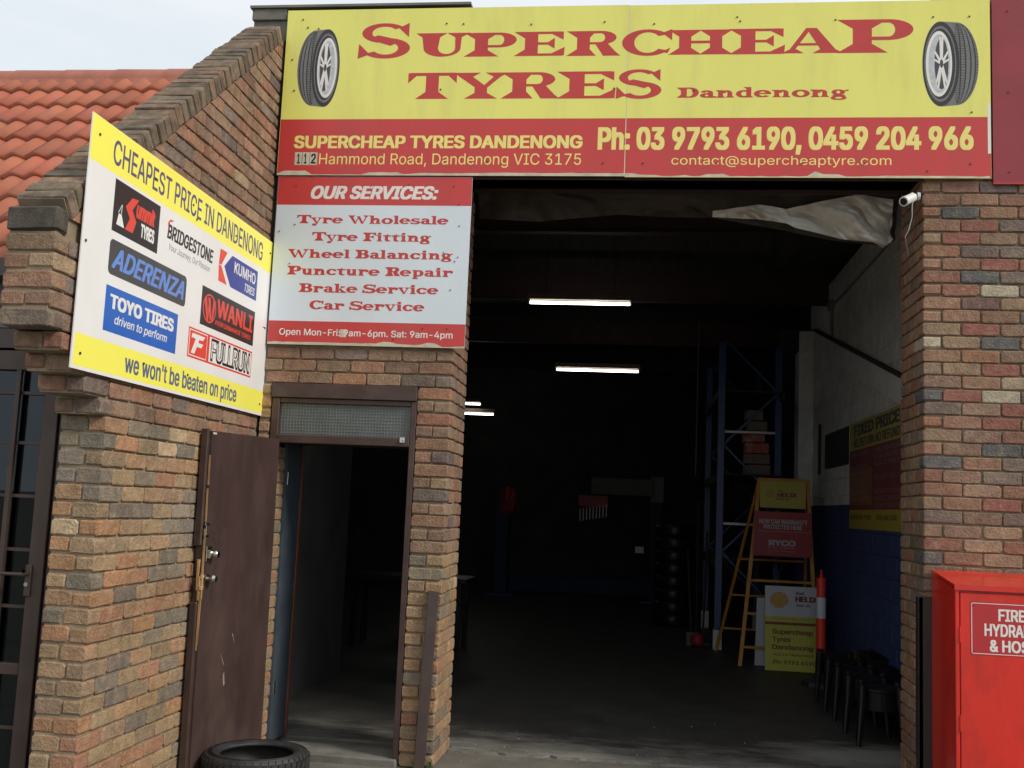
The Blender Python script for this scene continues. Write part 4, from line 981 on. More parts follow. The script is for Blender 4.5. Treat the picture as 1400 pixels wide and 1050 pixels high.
# red and white plate
rect(B, 'logo_ground', 1.173, .226, 2.170, .402, .0006, M_PRED, ws); rect(B, 'logo_field', 1.475, .238, 2.160, .390, .0012, M_WHITE, ws)
rect(B, 'logo_frame', 1.186, .238, 1.44, .392, .0011, M_WHITE, ws); rect(B, 'logo_field', 1.194, .244, 1.435, .386, .0015, M_PRED, ws)
shape(B, 'logo_mark', [[(1.225, .372), (1.405, .372), (1.375, .345), (1.215, .345)], [(1.275, .345), (1.325, .345), (1.270, .255), (1.220, .255)], [(1.300, .325), (1.385, .325), (1.36, .300), (1.285, .300)]], .0021, M_WHITE, ws)
B.text('FULLRUN', 1.500, .252, 2.140, .378, M_BLACK, ws, bold=.05, h=.0018)
B.text('FULLRUN', 1.508, .262, 2.132, .368, M_LWHITE, ws, bold=.0, h=.0046)
screws(B, [(.03, 1.13), (-.01, .60), (.03, .07), (2.37, 1.13), (2.37, .60), (2.37, .07), (.62, 1.10), (1.10, 1.10), (1.16, 1.03), (.66, .11), (1.20, .12), (1.75, 1.09)], ws, .007)
rect(B, 'screw_stain', 2.33, .598, 2.37, .604, .0010, M_GUARD, ws)

# ------------------------------------------------------------------ steel at the opening
lb = thing('lintel_beam', (-1.5, .2, 3.98), 'dark brown steel lintel spanning the wide opening under the shop sign', 'beam')
k = MB(); k.box((-3.07, .0, 3.955), (-.002, .012, 4.08)); k.build('flange', M_STEELB, lb)
k = MB(); k.box((-3.07, .013, 3.985), (-.002, .34, 4.0)); k.build('soffit_plate', M_STEELB, lb)
k = MB(); k.box((-3.07, .341, 3.97), (-.002, .36, 4.10)); k.build('web', M_STEELB, lb)
# fallen foil
from mathutils import noise
def sheet(name, x0, x1, ztop_, zlow, y0, m, amp, nx=60, nz_=12, seed=1, ylow=0.):
    rs = random.Random(seed); ph = [(rs.uniform(2, 26), rs.uniform(2, 24), rs.uniform(0, 6.28), rs.uniform(.2, 1)) for _ in range(16)]
    mb = MB(); V = []
    for j in range(nz_ + 1):
        for i in range(nx + 1):
            a, b = i / nx, j / nz_; x = x0 + (x1 - x0) * a; zt, zl = ztop_(x), zlow(x); z = zt + (zl - zt) * b
            q = Vector((x * 2.0 + z * 2.4, z * 4.2 - x * .8, seed)); w_ = noise.noise_vector(q * .6); q2 = q + w_ * .5
            dsp = 1 - abs(noise.noise(q2)) * 1.6 + (1 - abs(noise.noise(q2 * 2.1)) * 1.6) * .42 + (1 - abs(noise.noise(q2 * 4.7)) * 1.6) * .07
            V.append((x, y0 + ylow * b + amp * (dsp - 1.1) * (.3 + b), z + .35 * amp * b * (dsp - 1.1)))
    mb.add(V, [(j * (nx + 1) + i, j * (nx + 1) + i + 1, (j + 1) * (nx + 1) + i + 1, (j + 1) * (nx + 1) + i) for j in range(nz_) for i in range(nx)])
    return mb.build(name, m)
fo = thing('foil_insulation', (-1.4, .8, 4.0), 'torn crumpled foil insulation drooping under the lintel at the top right of the opening', 'insulation')
def interp(pts):
    def f(x):
        for (a, b), (c, d_) in zip(pts, pts[1:]):
            if x <= c: return b + (d_ - b) * (x - a) / (c - a)
        return pts[-1][1]
    return f
lowz = interp([(-3.06, 3.86), (-2.6, 3.84), (-2.0, 3.90), (-1.7, 3.885), (-1.3, 3.88), (-.85, 3.80), (-.45, 3.72), (-.08, 3.68), (.02, 3.74)])
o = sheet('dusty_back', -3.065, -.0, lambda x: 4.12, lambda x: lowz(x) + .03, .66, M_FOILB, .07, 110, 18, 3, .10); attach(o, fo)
o = sheet('torn_flap', -1.32, -.06, interp([(-1.32, 3.91), (-1.0, 3.955), (-.8, 3.93), (-.62, 3.97), (-.3, 4.04), (-.06, 4.0)]), interp([(-1.32, 3.875), (-1.0, 3.86), (-.80, 3.83), (-.74, 3.80), (-.40, 3.72), (-.2, 3.70), (-.12, 3.66), (-.03, 3.75)]), .57, M_FOIL, .15, 150, 46, 9, .04); attach(o, fo)
# security camera
sc_ = thing('security_camera', (-.06, -.02, 3.84), 'small white bullet security camera on the pier corner beside the opening', 'security camera')
c0 = Vector((-.115, -.10, 3.80)); cdv = Vector((-.62, -.62, -.42)).normalized()
k = MB(); k.tube(c0 - cdv * .055, c0 + cdv * .05, .030, 16); k.tube(c0 + cdv * .05, c0 + cdv * .062, .032, 16); k.build('housing', M_CAMW, sc_)
k = MB(); k.tube(c0 + cdv * .0625, c0 + cdv * .064, .024, 14); k.build('lens', M_LENS, sc_)
k = MB(); k.tube((-.012, .03, 3.86), (-.030, .03, 3.86), .028, 14); k.path([(-.03, .03, 3.86), (-.07, -.01, 3.865), c0 - cdv * .04 + Vector((0, 0, .02))], .010); k.build('bracket', M_CAMW, sc_)
k = MB(); k.path([(-.05, .0, 3.85), (-.062, .02, 3.80), (-.058, .04, 3.72), (-.075, .06, 3.64), (-.09, .09, 3.60), (-.03, .25, 3.52)], .003, 6); k.build('cable', M_CAMW, sc_)

# steel guards
k = MB(); k.bbox((-.034, -.012, .0), (.056, .004, 1.268), .002, M=None); k.bbox((-.036, -.012, 0), (-.008, .06, 1.262), .002)
one(k, 'corner_guard', M_GUARD, 'dark steel corner guard on the right pier beside the red hydrant cabinet', 'corner guard')
Mb = Matrix.Translation((-3.152, -.055, -.02)) @ Matrix.Rotation(math.radians(1.6), 4, 'Y') @ Matrix.Rotation(math.radians(-1.5), 4, 'X')
k = MB(); k.bbox((-.036, -.006, 0), (.036, .006, 1.16), .002, M=Mb); k.bbox((-.036, .006, 0), (-.026, .05, 1.16), .002, M=Mb)
one(k, 'steel_bar', M_BAR, 'brown steel angle bar leaning against the slim brick pier', 'bar')

# hydrant cabinet ------------------------------------------------------
hc = thing('hydrant_cabinet', (.6, -.25, 0), 'glossy red fire hydrant cabinet in front of the right brick pier', 'cabinet')
hx0, hx1, hy, hyb = .045, 1.15, -.50, -.012
k = MB()
k.prism([(hyb, 0), (hyb, 1.415), (hy + .02, 1.355), (hy + .02, 0)], hx0, hx1); k.build('body', M_REDBOX, hc)
k = MB(); k.prism([(hyb, 1.418), (hyb, 1.438), (hy - .014, 1.378), (hy - .014, 1.348), (hy - .006, 1.348), (hy - .006, 1.362)], hx0 - .006, hx1 + .006); k.build('lid', M_REDBOX, hc)
k = MB(); k.bbox((hx0, hy - .004, 0), (.068, hy + .019, 1.352), .003); k.build('front_stile', M_REDBOX, hc)
k = MB(); k.bbox((.073, hy - .003, .03), (1.10, hy + .014, 1.335), .004); dr = k.build('door', M_REDBOX, hc)
for z in (1.05, .55, .18): k = MB(); k.tube((.0705, hy - .006, z), (.0705, hy - .006, z + .09), .005, 8); k.build('hinge', M_REDBOX, dr)
B = Board((.128, hy - .0045, .985), (1, 0, 0), (0, 0, 1))
rect(B, 'label_plate', 0, 0, .62, .300, .0, M_REDLBL, dr, .015)
shape(B, 'label_border', [[(.012, .006), (.608, .006), (.608, .0095), (.012, .0095)], [(.012, .2905), (.608, .2905), (.608, .294), (.012, .294)], [(.006, .012), (.0095, .012), (.0095, .288), (.006, .288)], [(.6105, .012), (.614, .012), (.614, .288), (.6105, .288)]] +
      [[(.006, .012), (.012, .006), (.014, .010), (.0095, .0145)], [(.006, .288), (.0095, .2865), (.0135, .2905), (.012, .294)]], .0006, M_LWHITE, dr)
B.text('FIRE', .154, .198, .302, .262, M_LWHITE, dr, bold=.03); B.text('HYDRANT', .077, .111, .377, .177, M_LWHITE, dr, bold=.03); B.text('& HOSE', .105, .024, .365, .086, M_LWHITE, dr, bold=.03)
screws(B, [(.018, .280), (.018, .018)], dr, .003)

# tyre on the ground ------------------------------------------------------
def tyre(R, r_in, w, c, name, label, group=None, axis='Z', treads=44, mat_=None):
    t = thing(name, c, label, 'tyre', group)
    prof = []
    hw = w / 2; sh = .022
    pr = [(r_in + .006, -hw * .72), (r_in, -hw * .80), (r_in + .012, -hw * .90), (r_in + .035, -hw * .985), (r_in + .06, -hw), (R - .045, -hw * .98), (R - .018, -hw * .90), (R - .005, -hw * .74), (R, -hw * .45),
          (R + .001, 0), (R, hw * .45), (R - .005, hw * .74), (R - .018, hw * .90), (R - .045, hw * .98), (r_in + .06, hw), (r_in + .035, hw * .985), (r_in + .012, hw * .90), (r_in, hw * .80), (r_in + .006, hw * .72),
          (r_in + .03, hw * .60), (R - .035, hw * .55), (R - .022, 0), (R - .035, -hw * .55), (r_in + .03, -hw * .60), (r_in + .006, -hw * .72)]
    k = MB(); k.lathe(pr, c, axis, 64); o = k.build('carcass', mat_ or M_RUBBER, t, True)
    if treads:
        k = MB()
        for i in range(treads):
            for (h0, h1, sk, da) in ((-.74, -.28, -.5, .36), (-.24, -.03, .2, .42), (.03, .24, -.2, .42), (.28, .74, .5, .36), (.76, .93, .1, .40), (-.93, -.76, .1, .40)):
                a = 2 * PI * i / treads; dw_ = 2 * PI / treads * da * 2
                V = []
                for h_, rr_ in ((h0, R + (.007 if abs(h0) < .75 else -.001)), (h1, R + (.007 if abs(h1) < .75 else -.012))):
                    rb = R + (.0 if abs(h_) < .8 else -.02)
                    s_ = sk * (abs(h_)) * 2 * PI / treads
                    for aa in (a + s_, a + s_ + dw_):
                        V.append((rb, aa, h_ * hw)); V.append((rr_, aa, h_ * hw))
                P3 = [((c[0] + q[0] * math.cos(q[1]), c[1] + q[0] * math.sin(q[1]), c[2] + q[2]) if axis == 'Z' else (c[0] + q[2], c[1] + q[0] * math.cos(q[1]), c[2] + q[0] * math.sin(q[1]))) for q in V]
                k.add(P3, [(0, 1, 5, 4)[::-1], (1, 3, 7, 5), (2, 6, 7, 3), (0, 2, 3, 1), (4, 5, 7, 6)])
        k.build('tread', mat_ or M_RUBBER, t)
    return t
tyre(.310, .213, .205, (-4.018, -.685, .105), 'tyre', 'black tyre lying flat on the ground in front of the brown door')
# weeds and litter
k = MB()
for i in range(60):
    x, y = -3.13 + random.gauss(0, .035), -.02 + random.gauss(0, .02); h_ = random.uniform(.012, .05); a = random.uniform(0, 6.28); dx, dy = .008 * math.cos(a), .008 * math.sin(a)
    tx, ty = x + random.uniform(-.02, .02), y - random.uniform(0, .03)
    k.add([(x - dx, y - dy, -.004), (x + dx, y + dy, -.004), (tx + dx, ty + dy, h_), (tx - dx * .3, ty, h_ * 1.1)], [(0, 1, 2, 3)])
o = k.build('weeds', M_GRASS); o['kind'] = 'stuff'; o['label'] = 'small tuft of green weeds at the foot of the slim pier'
k = MB()
for i in range(90):
    x = random.uniform(-3.0, .2); y = random.choice((random.gauss(.62, .08), random.uniform(0, 2.2))); s_ = random.uniform(.0015, .005)
    k.bbox((x, y, .010), (x + s_ * random.uniform(1, 2.5), y + s_, .012 + s_ * .6), s_ * .2, s_ * .08)
o = k.build('grit', M_PEBBLE); o['kind'] = 'stuff'
k = MB(); k.bbox((-3.06, .575, -.004), (-2.78, .600, .02), .004, .002); one(k, 'kerb_stub', M_CONC, 'short broken concrete edge at the foot of the slim pier', 'kerb')
# ------------------------------------------------------------------ workshop shell
XW = .55
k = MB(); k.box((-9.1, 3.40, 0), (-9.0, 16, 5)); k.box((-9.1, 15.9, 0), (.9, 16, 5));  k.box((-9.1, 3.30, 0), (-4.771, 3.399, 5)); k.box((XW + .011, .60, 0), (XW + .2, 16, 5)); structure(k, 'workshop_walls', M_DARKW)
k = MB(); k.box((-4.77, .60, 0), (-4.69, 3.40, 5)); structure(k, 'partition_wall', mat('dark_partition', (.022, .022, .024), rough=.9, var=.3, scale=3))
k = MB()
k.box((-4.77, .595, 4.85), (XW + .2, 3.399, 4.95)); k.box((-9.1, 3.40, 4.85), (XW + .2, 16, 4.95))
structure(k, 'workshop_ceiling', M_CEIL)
for i, y in enumerate((3.2, 6.6, 10.2, 13.4)):
    k = MB(); k.box((-9.0 if y > 3.5 else -4.68, y, 4.46), (XW, y + .01, 4.84)); k.box((-9.0 if y > 3.5 else -4.68, y - .05, 4.44), (XW, y + .06, 4.459)); one(k, 'roof_beam', M_STEELB, 'dark steel roof beam across the workshop ceiling', 'beam', 'steel roof beams in the workshop')
# block wall
bw = thing('block_wall', (XW, 4.5, 0), 'painted concrete block side wall, white above and blue below, inside the workshop', 'wall')
k = MB(); k.box((XW - .021, .62, 0), (XW + .010, 8.0, 4.7)); k.build('mortar', M_BLOCK, bw)
bm = [];
for i in range(4):
    mb = MB(); mb.bbox((-.03, -.195, -.0945), (.0, .195, .0945), .004, .001); bm.append(mb.mesh('block', M_BLOCK))
for r in range(0, 22):
    z = .1 + .2 * r
    for c in range(14):
        y = 2.35 + .4 * c + (.2 if r % 2 else 0)
        if y > 7.7: continue
        o = bpy.data.objects.new('block', random.choice(bm)); COL.objects.link(o); o.parent = bw; o.location = Vector((XW + random.uniform(-.001, .001), y, z + .0)) - bw.location
k = MB()
for r in range(22):
    for c in range(4): y = .75 + .4 * c + (.2 if r % 2 else 0); k.box((XW - .03, y - .195, .1 + .2 * r - .0945), (XW, min(y + .195, 2.34 if r % 2 == 0 else 2.15), .1 + .2 * r + .0945)) if y < 2.1 else None
o = k.build('blockwork', M_BLOCK, bw); o['kind'] = 'stuff'
k = MB(); k.bbox((.33, 7.72, 0), (XW + .02, 8.1, 4.3), .01); one(k, 'wall_column', M_BLOCK, 'whitish painted column at the far end of the block wall', 'column')
k = MB(); k.bbox((.05, 7.74, 4.02), (XW, 8.05, 4.32), .01); one(k, 'column_corbel', M_DARKW, 'dark haunch on top of the painted wall column', 'corbel')
# diagonal duct and conduit on the block wall
def beam_between(name, p0, p1, w, h_, m, label, cat):
    p0, p1 = Vector(p0), Vector(p1); d_ = (p1 - p0); L = d_.length; d_.normalize()
    side = Vector((1, 0, 0)); up = d_.cross(side).normalized()
    M = Matrix(((d_.x, side.x, up.x, p0.x), (d_.y, side.y, up.y, p0.y), (d_.z, side.z, up.z, p0.z), (0, 0, 0, 1)))
    k = MB(); k.bbox((0, -w, -h_ / 2), (L, 0, h_ / 2), .004, M=M); return one(k, name, m, label, cat)
beam_between('diagonal_brace', (XW - .035, 7.4, 4.12), (XW - .035, 1.9, 2.69), .05, .23, mat('grey_painted_brace', (.8, .8, .78), rough=.6), 'wide pale grey diagonal brace fixed across the block wall above the price sign', 'brace')
beam_between('brace_shadow_strip', (XW - .036, 7.4, 4.257), (XW - .036, 1.9, 2.827), .05, .035, M_STEELB, 'thin dark strip added as the shadow line along the top of the diagonal brace', 'angle')  # dark strip draws the shadow line above the brace as solid colour
k = MB(); k.path([(XW - .05, 6.2, 4.35), (XW - .05, 3.3, 4.37)], .015); k.path([(XW - .05, 6.2, 4.35), (XW - .05, 6.2, 3.98)], .02); k.bbox((XW - .09, 6.12, 4.30), (XW - .031, 6.28, 4.42), .005)
one(k, 'conduit', M_GALV, 'thin grey conduit with junction box high on the block wall', 'conduit')
# price sign
ps = thing('price_sign', (XW - .04, 3.9, 1.64), 'yellow and maroon fixed price sign on the block wall inside', 'sign')
B = Board((XW - .036, 5.10, 1.640), (0, -1, 0), (0, 0, 1)); M_PY = mat('dull_yellow_print', (.50, .40, .045), rough=.45, var=.06); M_PR = mat('dull_maroon_print', (.24, .022, .035), rough=.45, var=.1)
B.slab('sign_panel', 0, 0, 2.44, 1.14, [M_PR], ps); rect(B, 'yellow_band', 0, .84, 2.44, 1.138, .0008, M_PY, ps); rect(B, 'yellow_band', 0, .0, 2.44, .20, .0008, M_PY, ps)
rect(B, 'faded_panel', .03, .25, 1.15, .63, .0008, mat('faded_orange_print', (.34, .10, .04), rough=.45, var=.15), ps)
B.text('FIXED PRICE', .24, .995, 2.3, 1.105, M_BLACK, ps, bold=.05, h=.002); B.text('NO RETURN NO REFUND', .24, .87, 2.3, .955, M_BLACK, ps, bold=.03, h=.002)
M_PT = mat('dull_white_print', (.32, .26, .26), rough=.5)
for i, (a, b) in enumerate((('TYRES FROM', 'TYRE DISPOSAL'), ('', '6" UNLESS SPEC'), ('PASSENGER', '4X4 TYRES'), ('ALLOY WHEEL', ''), ('TYRE CHANGE', 'BY CART TRUCK'), ('PUNCTURE', ''), ('ROTATION', 'NEW FITTING'), ('VALVE', 'WHEEL CHANGE'), ('', 'LIGHT TRUCK'))):
    y = .765 - .068 * i
    if a: B.text(a, .06, y, .95, y + .042, M_PT, ps, bold=.0, h=.0026)
    if b: B.text(b, 1.25, y, 2.3, y + .042, M_PT, ps, bold=.0, h=.0026)
B.text('SUPERCHEAP TYRES', .06, .10, 1.1, .145, M_DKRED, ps, bold=.02, h=.002); B.text('CASH AND CARD', 1.35, .10, 2.2, .145, M_DKRED, ps, bold=.02, h=.002)
k = MB(); k.bbox((XW - .045, 5.16, 2.35), (XW - .031, 6.65, 2.78), .004); one(k, 'blank_board', M_BLACK, 'plain black board on the block wall left of the price sign', 'board')
k = MB(); k.bbox((XW - .06, 7.0, 2.3), (XW - .031, 7.08, 2.95), .004); one(k, 'wall_batten', M_STEELB, 'short dark vertical batten on the block wall near the column', 'batten')

# ------------------------------------------------------------------ ladder with boards
ld = thing('trestle_ladder', (-.2, 5.8, .012), 'orange yellow steel stepladder carrying advertising boards near the blue rack', 'ladder')
fl, fr_ = Vector((-.60, 5.60, .012)), Vector((.27, 5.60, .012)); tl_, tr_ = Vector((-.37, 5.95, 2.17)), Vector((.19, 5.95, 2.17))
bl_, br_ = Vector((-.78, 6.85, .012)), Vector((.30, 6.85, .012))
def rail(p0, p1, w=.045, t=.02, name='rail', m=None):
    p0, p1 = Vector(p0), Vector(p1); d_ = (p1 - p0); L = d_.length; d_.normalize(); s_ = Vector((1, 0, 0)); s_ = (s_ - d_ * s_.dot(d_)).normalized() if abs(d_.x) < .9 else Vector((0, 0, 1)); u_ = d_.cross(s_)
    M = Matrix(((d_.x, s_.x, u_.x, p0.x), (d_.y, s_.y, u_.y, p0.y), (d_.z, s_.z, u_.z, p0.z), (0, 0, 0, 1)))
    k = MB(); k.bbox((0, -w / 2, -t / 2), (L, w / 2, t / 2), .003, M=M); return k
for a, b in ((fl, tl_), (fr_, tr_)): rail(a, b).build('rail', M_LADDER, ld)
for a, b in ((bl_, tl_ + Vector((0, .04, 0))), (br_, tr_ + Vector((0, .04, 0)))): rail(a, b, .035).build('rear_rail', M_LADDER, ld)
for t in (.10, .275, .45, .62, .79, .93):
    rail(fl.lerp(tl_, t) + Vector((.02, 0, 0)), fr_.lerp(tr_, t) - Vector((.02, 0, 0)), .03, .05).build('rung', M_LADDER, ld)
for t in (.14, .34, .55): rail(bl_.lerp(tl_, t) + Vector((.02, .02, 0)), br_.lerp(tr_, t) + Vector((-.02, .02, 0)), .025, .03).build('rear_rung', M_LADDER, ld)
rail(tl_ + Vector((-.02, .02, 0)), tr_ + Vector((.02, .02, 0)), .04, .07).build('top_cap', M_LADDER, ld)
def shell(B, cx, cy, r, parent, m1, m2, h=.002):
    pts = []
    for i in range(9):
        a = math.radians(205 - 230 * i / 8); pts.append((cx + r * math.cos(a), cy + r * .95 * math.sin(a)))
        if i < 8: a2 = math.radians(205 - 230 * (i + .5) / 8); pts.append((cx + r * 1.06 * math.cos(a2), cy + r * 1.0 * math.sin(a2)))
    pts += [(cx + r * .55, cy - r * .62), (cx + r * .5, cy - r * .85), (cx - r * .5, cy - r * .85), (cx - r * .55, cy - r * .62)]
    shape(B, 'emblem_edge', [[(cx + (a - cx) * 1.10, cy + (b - cy) * 1.10) for a, b in pts]], h, m2, parent); shape(B, 'emblem', [pts], h + .0006, m1, parent)
    rays = []
    for i in range(1, 8):
        a = math.radians(205 - 230 * i / 8); p0 = (cx, cy - r * .72); p1 = (cx + r * .86 * math.cos(a), cy + r * .82 * math.sin(a)); w_ = r * .035
        dx, dy = p1[0] - p0[0], p1[1] - p0[1]; L = math.hypot(dx, dy); nx_, ny_ = -dy / L * w_, dx / L * w_
        rays.append([(p0[0] - nx_ * .4, p0[1] - ny_ * .4), (p0[0] + nx_ * .4, p0[1] + ny_ * .4), (p1[0] + nx_, p1[1] + ny_), (p1[0] - nx_, p1[1] - ny_)])
    shape(B, 'emblem_rays', rays, h + .0012, m2, parent)
b1 = thing('oil_board', (-.1, 5.9, 1.83), 'small yellow oil advertising board at the top of the ladder', 'board')
B = Board((-.372, 5.86, 1.835), (1, 0, 0), (0, 0, 1)); B.slab('panel', 0, 0, .53, .315, [M_BOARDY], b1, t=.006)
shell(B, .115, .165, .040, b1, M_BOARDY, M_DKRED, .001); B.text('HELIX', .195, .135, .43, .178, M_DKRED, b1, bold=.05, shear=.1); B.text('Shell', .20, .19, .27, .215, M_DKRED, b1, bold=.02); B.text('Motor oils', .195, .098, .34, .12, M_BLACK, b1, bold=.02)
b2 = thing('warranty_board', (-.1, 5.75, 1.30), 'red new car warranty board hung on the ladder', 'board')
B = Board((-.455, 5.66, 1.275), (1, 0, 0), (0, 0, 1)); B.slab('panel', 0, 0, .655, .515, [M_BOARDR], b2, t=.006)
M_BT = mat('board_lettering', (.40, .36, .36), rough=.5)
B.text('NEW CAR WARRANTY', .055, .375, .605, .425, M_BT, b2, bold=.035); B.text('PROTECTED HERE', .105, .315, .545, .362, M_BT, b2, bold=.035); rect(B, 'rule', .05, .285, .64, .289, .001, M_BT, b2)
B.text('RYCO', .165, .125, .475, .185, M_BT, b2, bold=.05); B.text('FILTERS', .165, .092, .475, .108, M_BT, b2, bold=.0); B.text('the filter specialists', .165, .055, .475, .068, M_BT, b2)
# A-frame board
af = thing('pavement_board', (-.05, 5.5, .012), 'white and lime yellow A-frame pavement sign standing below the ladder', 'sign')
B = Board((-.345, 5.36, .02), (1, 0, 0), (0, .10, 1)); B.slab('panel', 0, 0, .60, .935, [M_BOARDG], af, t=.012)
k = MB(); Bk = Board((-.365, 5.70, .02), (1, 0, 0), (0, -.22, 1)); Bk.slab('rear_panel', -.06, 0, .56, .80, [M_BOARDW], af, t=.01)
rect(B, 'white_field', .0, .60, .60, .933, .001, M_BOARDW, af); rect(B, 'rule', 0, .505, .60, .535, .001, M_DKRED, af)
B.text('GENUINE OILS', .08, .562, .5, .582, M_LADDER, af, bold=.02)
shell(B, .155, .775, .088, af, M_BOARDY, M_PRED, .0018)
B.text('Shell', .335, .845, .435, .880, M_DKRED, af, bold=.03); B.text('HELIX', .335, .770, .58, .825, M_DKRED, af, bold=.06); B.text('Motor oils', .345, .715, .50, .742, M_BLACK, af, bold=.02)
for i, (s_, a) in enumerate((('Supercheap', .53), ('Tyres', .28), ('Dandenong', .53))): B.text(s_, .08, .405 - .085 * i, a, .455 - .085 * i, M_DKRED, af, bold=.03)
B.text('4/114 Hammond', .09, .165, .53, .195, M_DKRED, af, bold=.015); B.text('Ph: 9793 6190', .09, .075, .56, .115, M_DKRED, af, bold=.025)
# bollard
bo = thing('traffic_post', (.10, 4.5, .012), 'orange plastic traffic post with a white band beside the pavement sign', 'bollard')
bx, by = .118, 4.5
k = MB(); k.tube((bx, by, .31), (bx, by, 1.09), .050, 20, r1=.047); k.tube((bx, by, 1.09), (bx, by, 1.115), .050, 20); k.tube((bx, by, 1.115), (bx, by, 1.20), .012, 10, r1=.010); k.tube((bx, by, 1.125), (bx, by, 1.14), .02, 10); k.build('post', M_HIVIS, bo, False)
k = MB(); k.tube((bx, by, .70), (bx, by, .915), .0515, 20, cap=False); k.build('white_band', M_REFL, bo)
k = MB(); k.lathe([(.0, .309), (.050, .309), (.055, .14), (.09, .10), (.19, .06), (.20, .012)], (bx, by, 0), 'Z', 8); k.build('base', M_RUBBER, bo)

# ------------------------------------------------------------------ stools along the wall
def stool(loc, label):
    t = thing('stool', loc, label, 'stool', 'black stools in a row along the blue wall')
    return t
STO = [(1.62, 'nearest black round stool of the row along the blue wall'), (2.10, 'second black stool from the pier in the row along the blue wall'), (2.58, 'middle black stool of the row along the blue wall'),
       (3.04, 'fourth black stool from the pier, next to last along the blue wall'), (3.52, 'farthest black stool of the row, in front of the traffic post')]
sh_ = MB(); sh_.lathe([(0, .435), (.165, .435), (.172, .428), (.172, .412), (.165, .405), (0, .405)], (0, 0, 0), 'Z', 28); seatm = sh_.mesh('seat', M_STOOL)
legm = []
for q in range(4):
    a = math.radians(215 + 90 * q); k = MB(); u = Vector((math.cos(a), math.sin(a), 0))
    k.tube(u * .235 + Vector((0, 0, 0)), u * .200 + Vector((0, 0, .30)), .020, 10, r1=.028); k.tube(u * .200 + Vector((0, 0, .30)), u * .190 + Vector((0, 0, .445)), .031, 10, r1=.035); k.tube(u * .190 + Vector((0, 0, .445)), u * .190 + Vector((0, 0, .458)), .038, 10)
    k.tube(u * .19 + Vector((0, 0, .40)), u * .05 + Vector((0, 0, .40)), .012, 8)
    legm.append(k.mesh('leg', M_STOOL))
bm_ = MB(); bm_.lathe([(.150, .27), (.158, .27), (.164, .404), (.150, .404), (.150, .27)], (0, 0, 0), 'Z', 28); apronm = bm_.mesh('apron', M_STOOL)
for y, lb_ in STO:
    t = stool((.115 - .01 * (y > 2), y + .10, .012), lb_)
    for nm, me in [('seat', seatm), ('apron', apronm)] + [('leg', m_) for m_ in legm]:
        o = bpy.data.objects.new(nm, me); COL.objects.link(o); o.parent = t
# low dark crates behind the stools against the wall
for i, (y, h_, lbl) in enumerate(((1.9, .36, 'nearest low black crate against the blue wall behind the stools'), (2.75, .42, 'middle low black crate against the blue wall behind the stools'), (3.6, .46, 'farthest low black crate against the blue wall behind the stools'))):
    ct = thing('crate', (.42, y, .012), lbl, 'crate', 'black crates along the blue wall')
    k = MB(); w0 = .20
    k.box((.33, y - .36, .014), (.51, y + .36, .03)); k.box((.33, y - .36, .03), (.345, y + .36, h_)); k.box((.495, y - .36, .03), (.51, y + .36, h_)); k.box((.345, y - .36, .03), (.495, y - .345, h_)); k.box((.345, y + .345, .03), (.495, y + .36, h_)); k.build('shell', M_STOOL, ct)
    k = MB(); k.box((.322, y - .37, h_), (.344, y + .37, h_ + .02)); k.box((.496, y - .37, h_), (.515, y + .37, h_ + .02)); k.build('rim', M_STOOL, ct)

# ------------------------------------------------------------------ pallet rack and stock
rk = thing('pallet_rack', (-.4, 7.0, .012), 'tall blue steel pallet rack with cross bracing behind the ladder', 'rack')
for x, y in ((-.76, 7.0), (.0, 7.25), (-.76, 9.6), (.0, 9.6)):
    k = MB(); k.bbox((x - .045, y - .03, .012), (x + .045, y + .03, 4.0), .004); up_ = k.build('upright', M_RACK, rk)
    k = MB(); k.bbox((x - .06, y - .05, .012), (x + .06, y + .05, .27), .006); k.build('foot_guard', M_GALV, up_)
for z0, z1 in ((.7, 1.35), (1.35, .7)) if False else (): pass
zs = [.55, 1.25, 1.95, 2.65, 3.35]
for y in (7.1, 9.6):
    for i, z in enumerate(zs):
        a = (-.72, y, z) if i % 2 else (-.02, y, z); b = (-.02, y, z + .7) if i % 2 else (-.72, y, z + .7)
        rail(a, b, .03, .02).build('brace', M_RACK, rk)
k = MB()
for z in (1.60, 2.80): 
    k = MB(); k.bbox((-.71, 7.04, z), (-.06, 7.08, z + .035), .003); k.build('cross_tie', M_GALV, rk)
for z in (1.05, 2.15, 3.25):
    for x in (-.80, .04): k = MB(); k.bbox((x - .02, 7.03, z), (x + .02, 9.57, z + .10), .004); k.build('shelf_beam', M_STEELB, rk)
    k = MB(); k.box((-.78, 7.05, z + .101), (.02, 9.57, z + .118)); k.build('shelf_deck', M_DARKW, rk)
for i, (z, x0, w_, m_) in enumerate(((3.37, -.40, .26, M_CARD), (3.52, -.42, .22, M_CARD), (2.98, -.42, .30, M_CARDR), (2.82, -.44, .34, M_CARD), (3.12, -.45, .28, M_CARDR), (3.26, -.42, .32, M_CARD))):
    zb_ = 2.269 + .145 * [4, 5, 2, 1, 3, 0][i] if True else z
    k = MB(); Mx = Matrix.Rotation(random.uniform(-.06, .06), 4, 'Z'); Mx.translation = (x0 + w_ / 2, 7.35, 0)
    k.bbox((-w_ / 2, -.15, zb_ + .0), (w_ / 2, .15, zb_ + .135), .006, .002, M=Mx)
    nm_ = ['fifth', 'topmost', 'third', 'second lowest', 'fourth', 'lowest'][i]
    one(k, 'carton', m_, '%s carton of the stack on the blue rack shelf' % nm_, 'carton', 'cartons stacked on the rack')
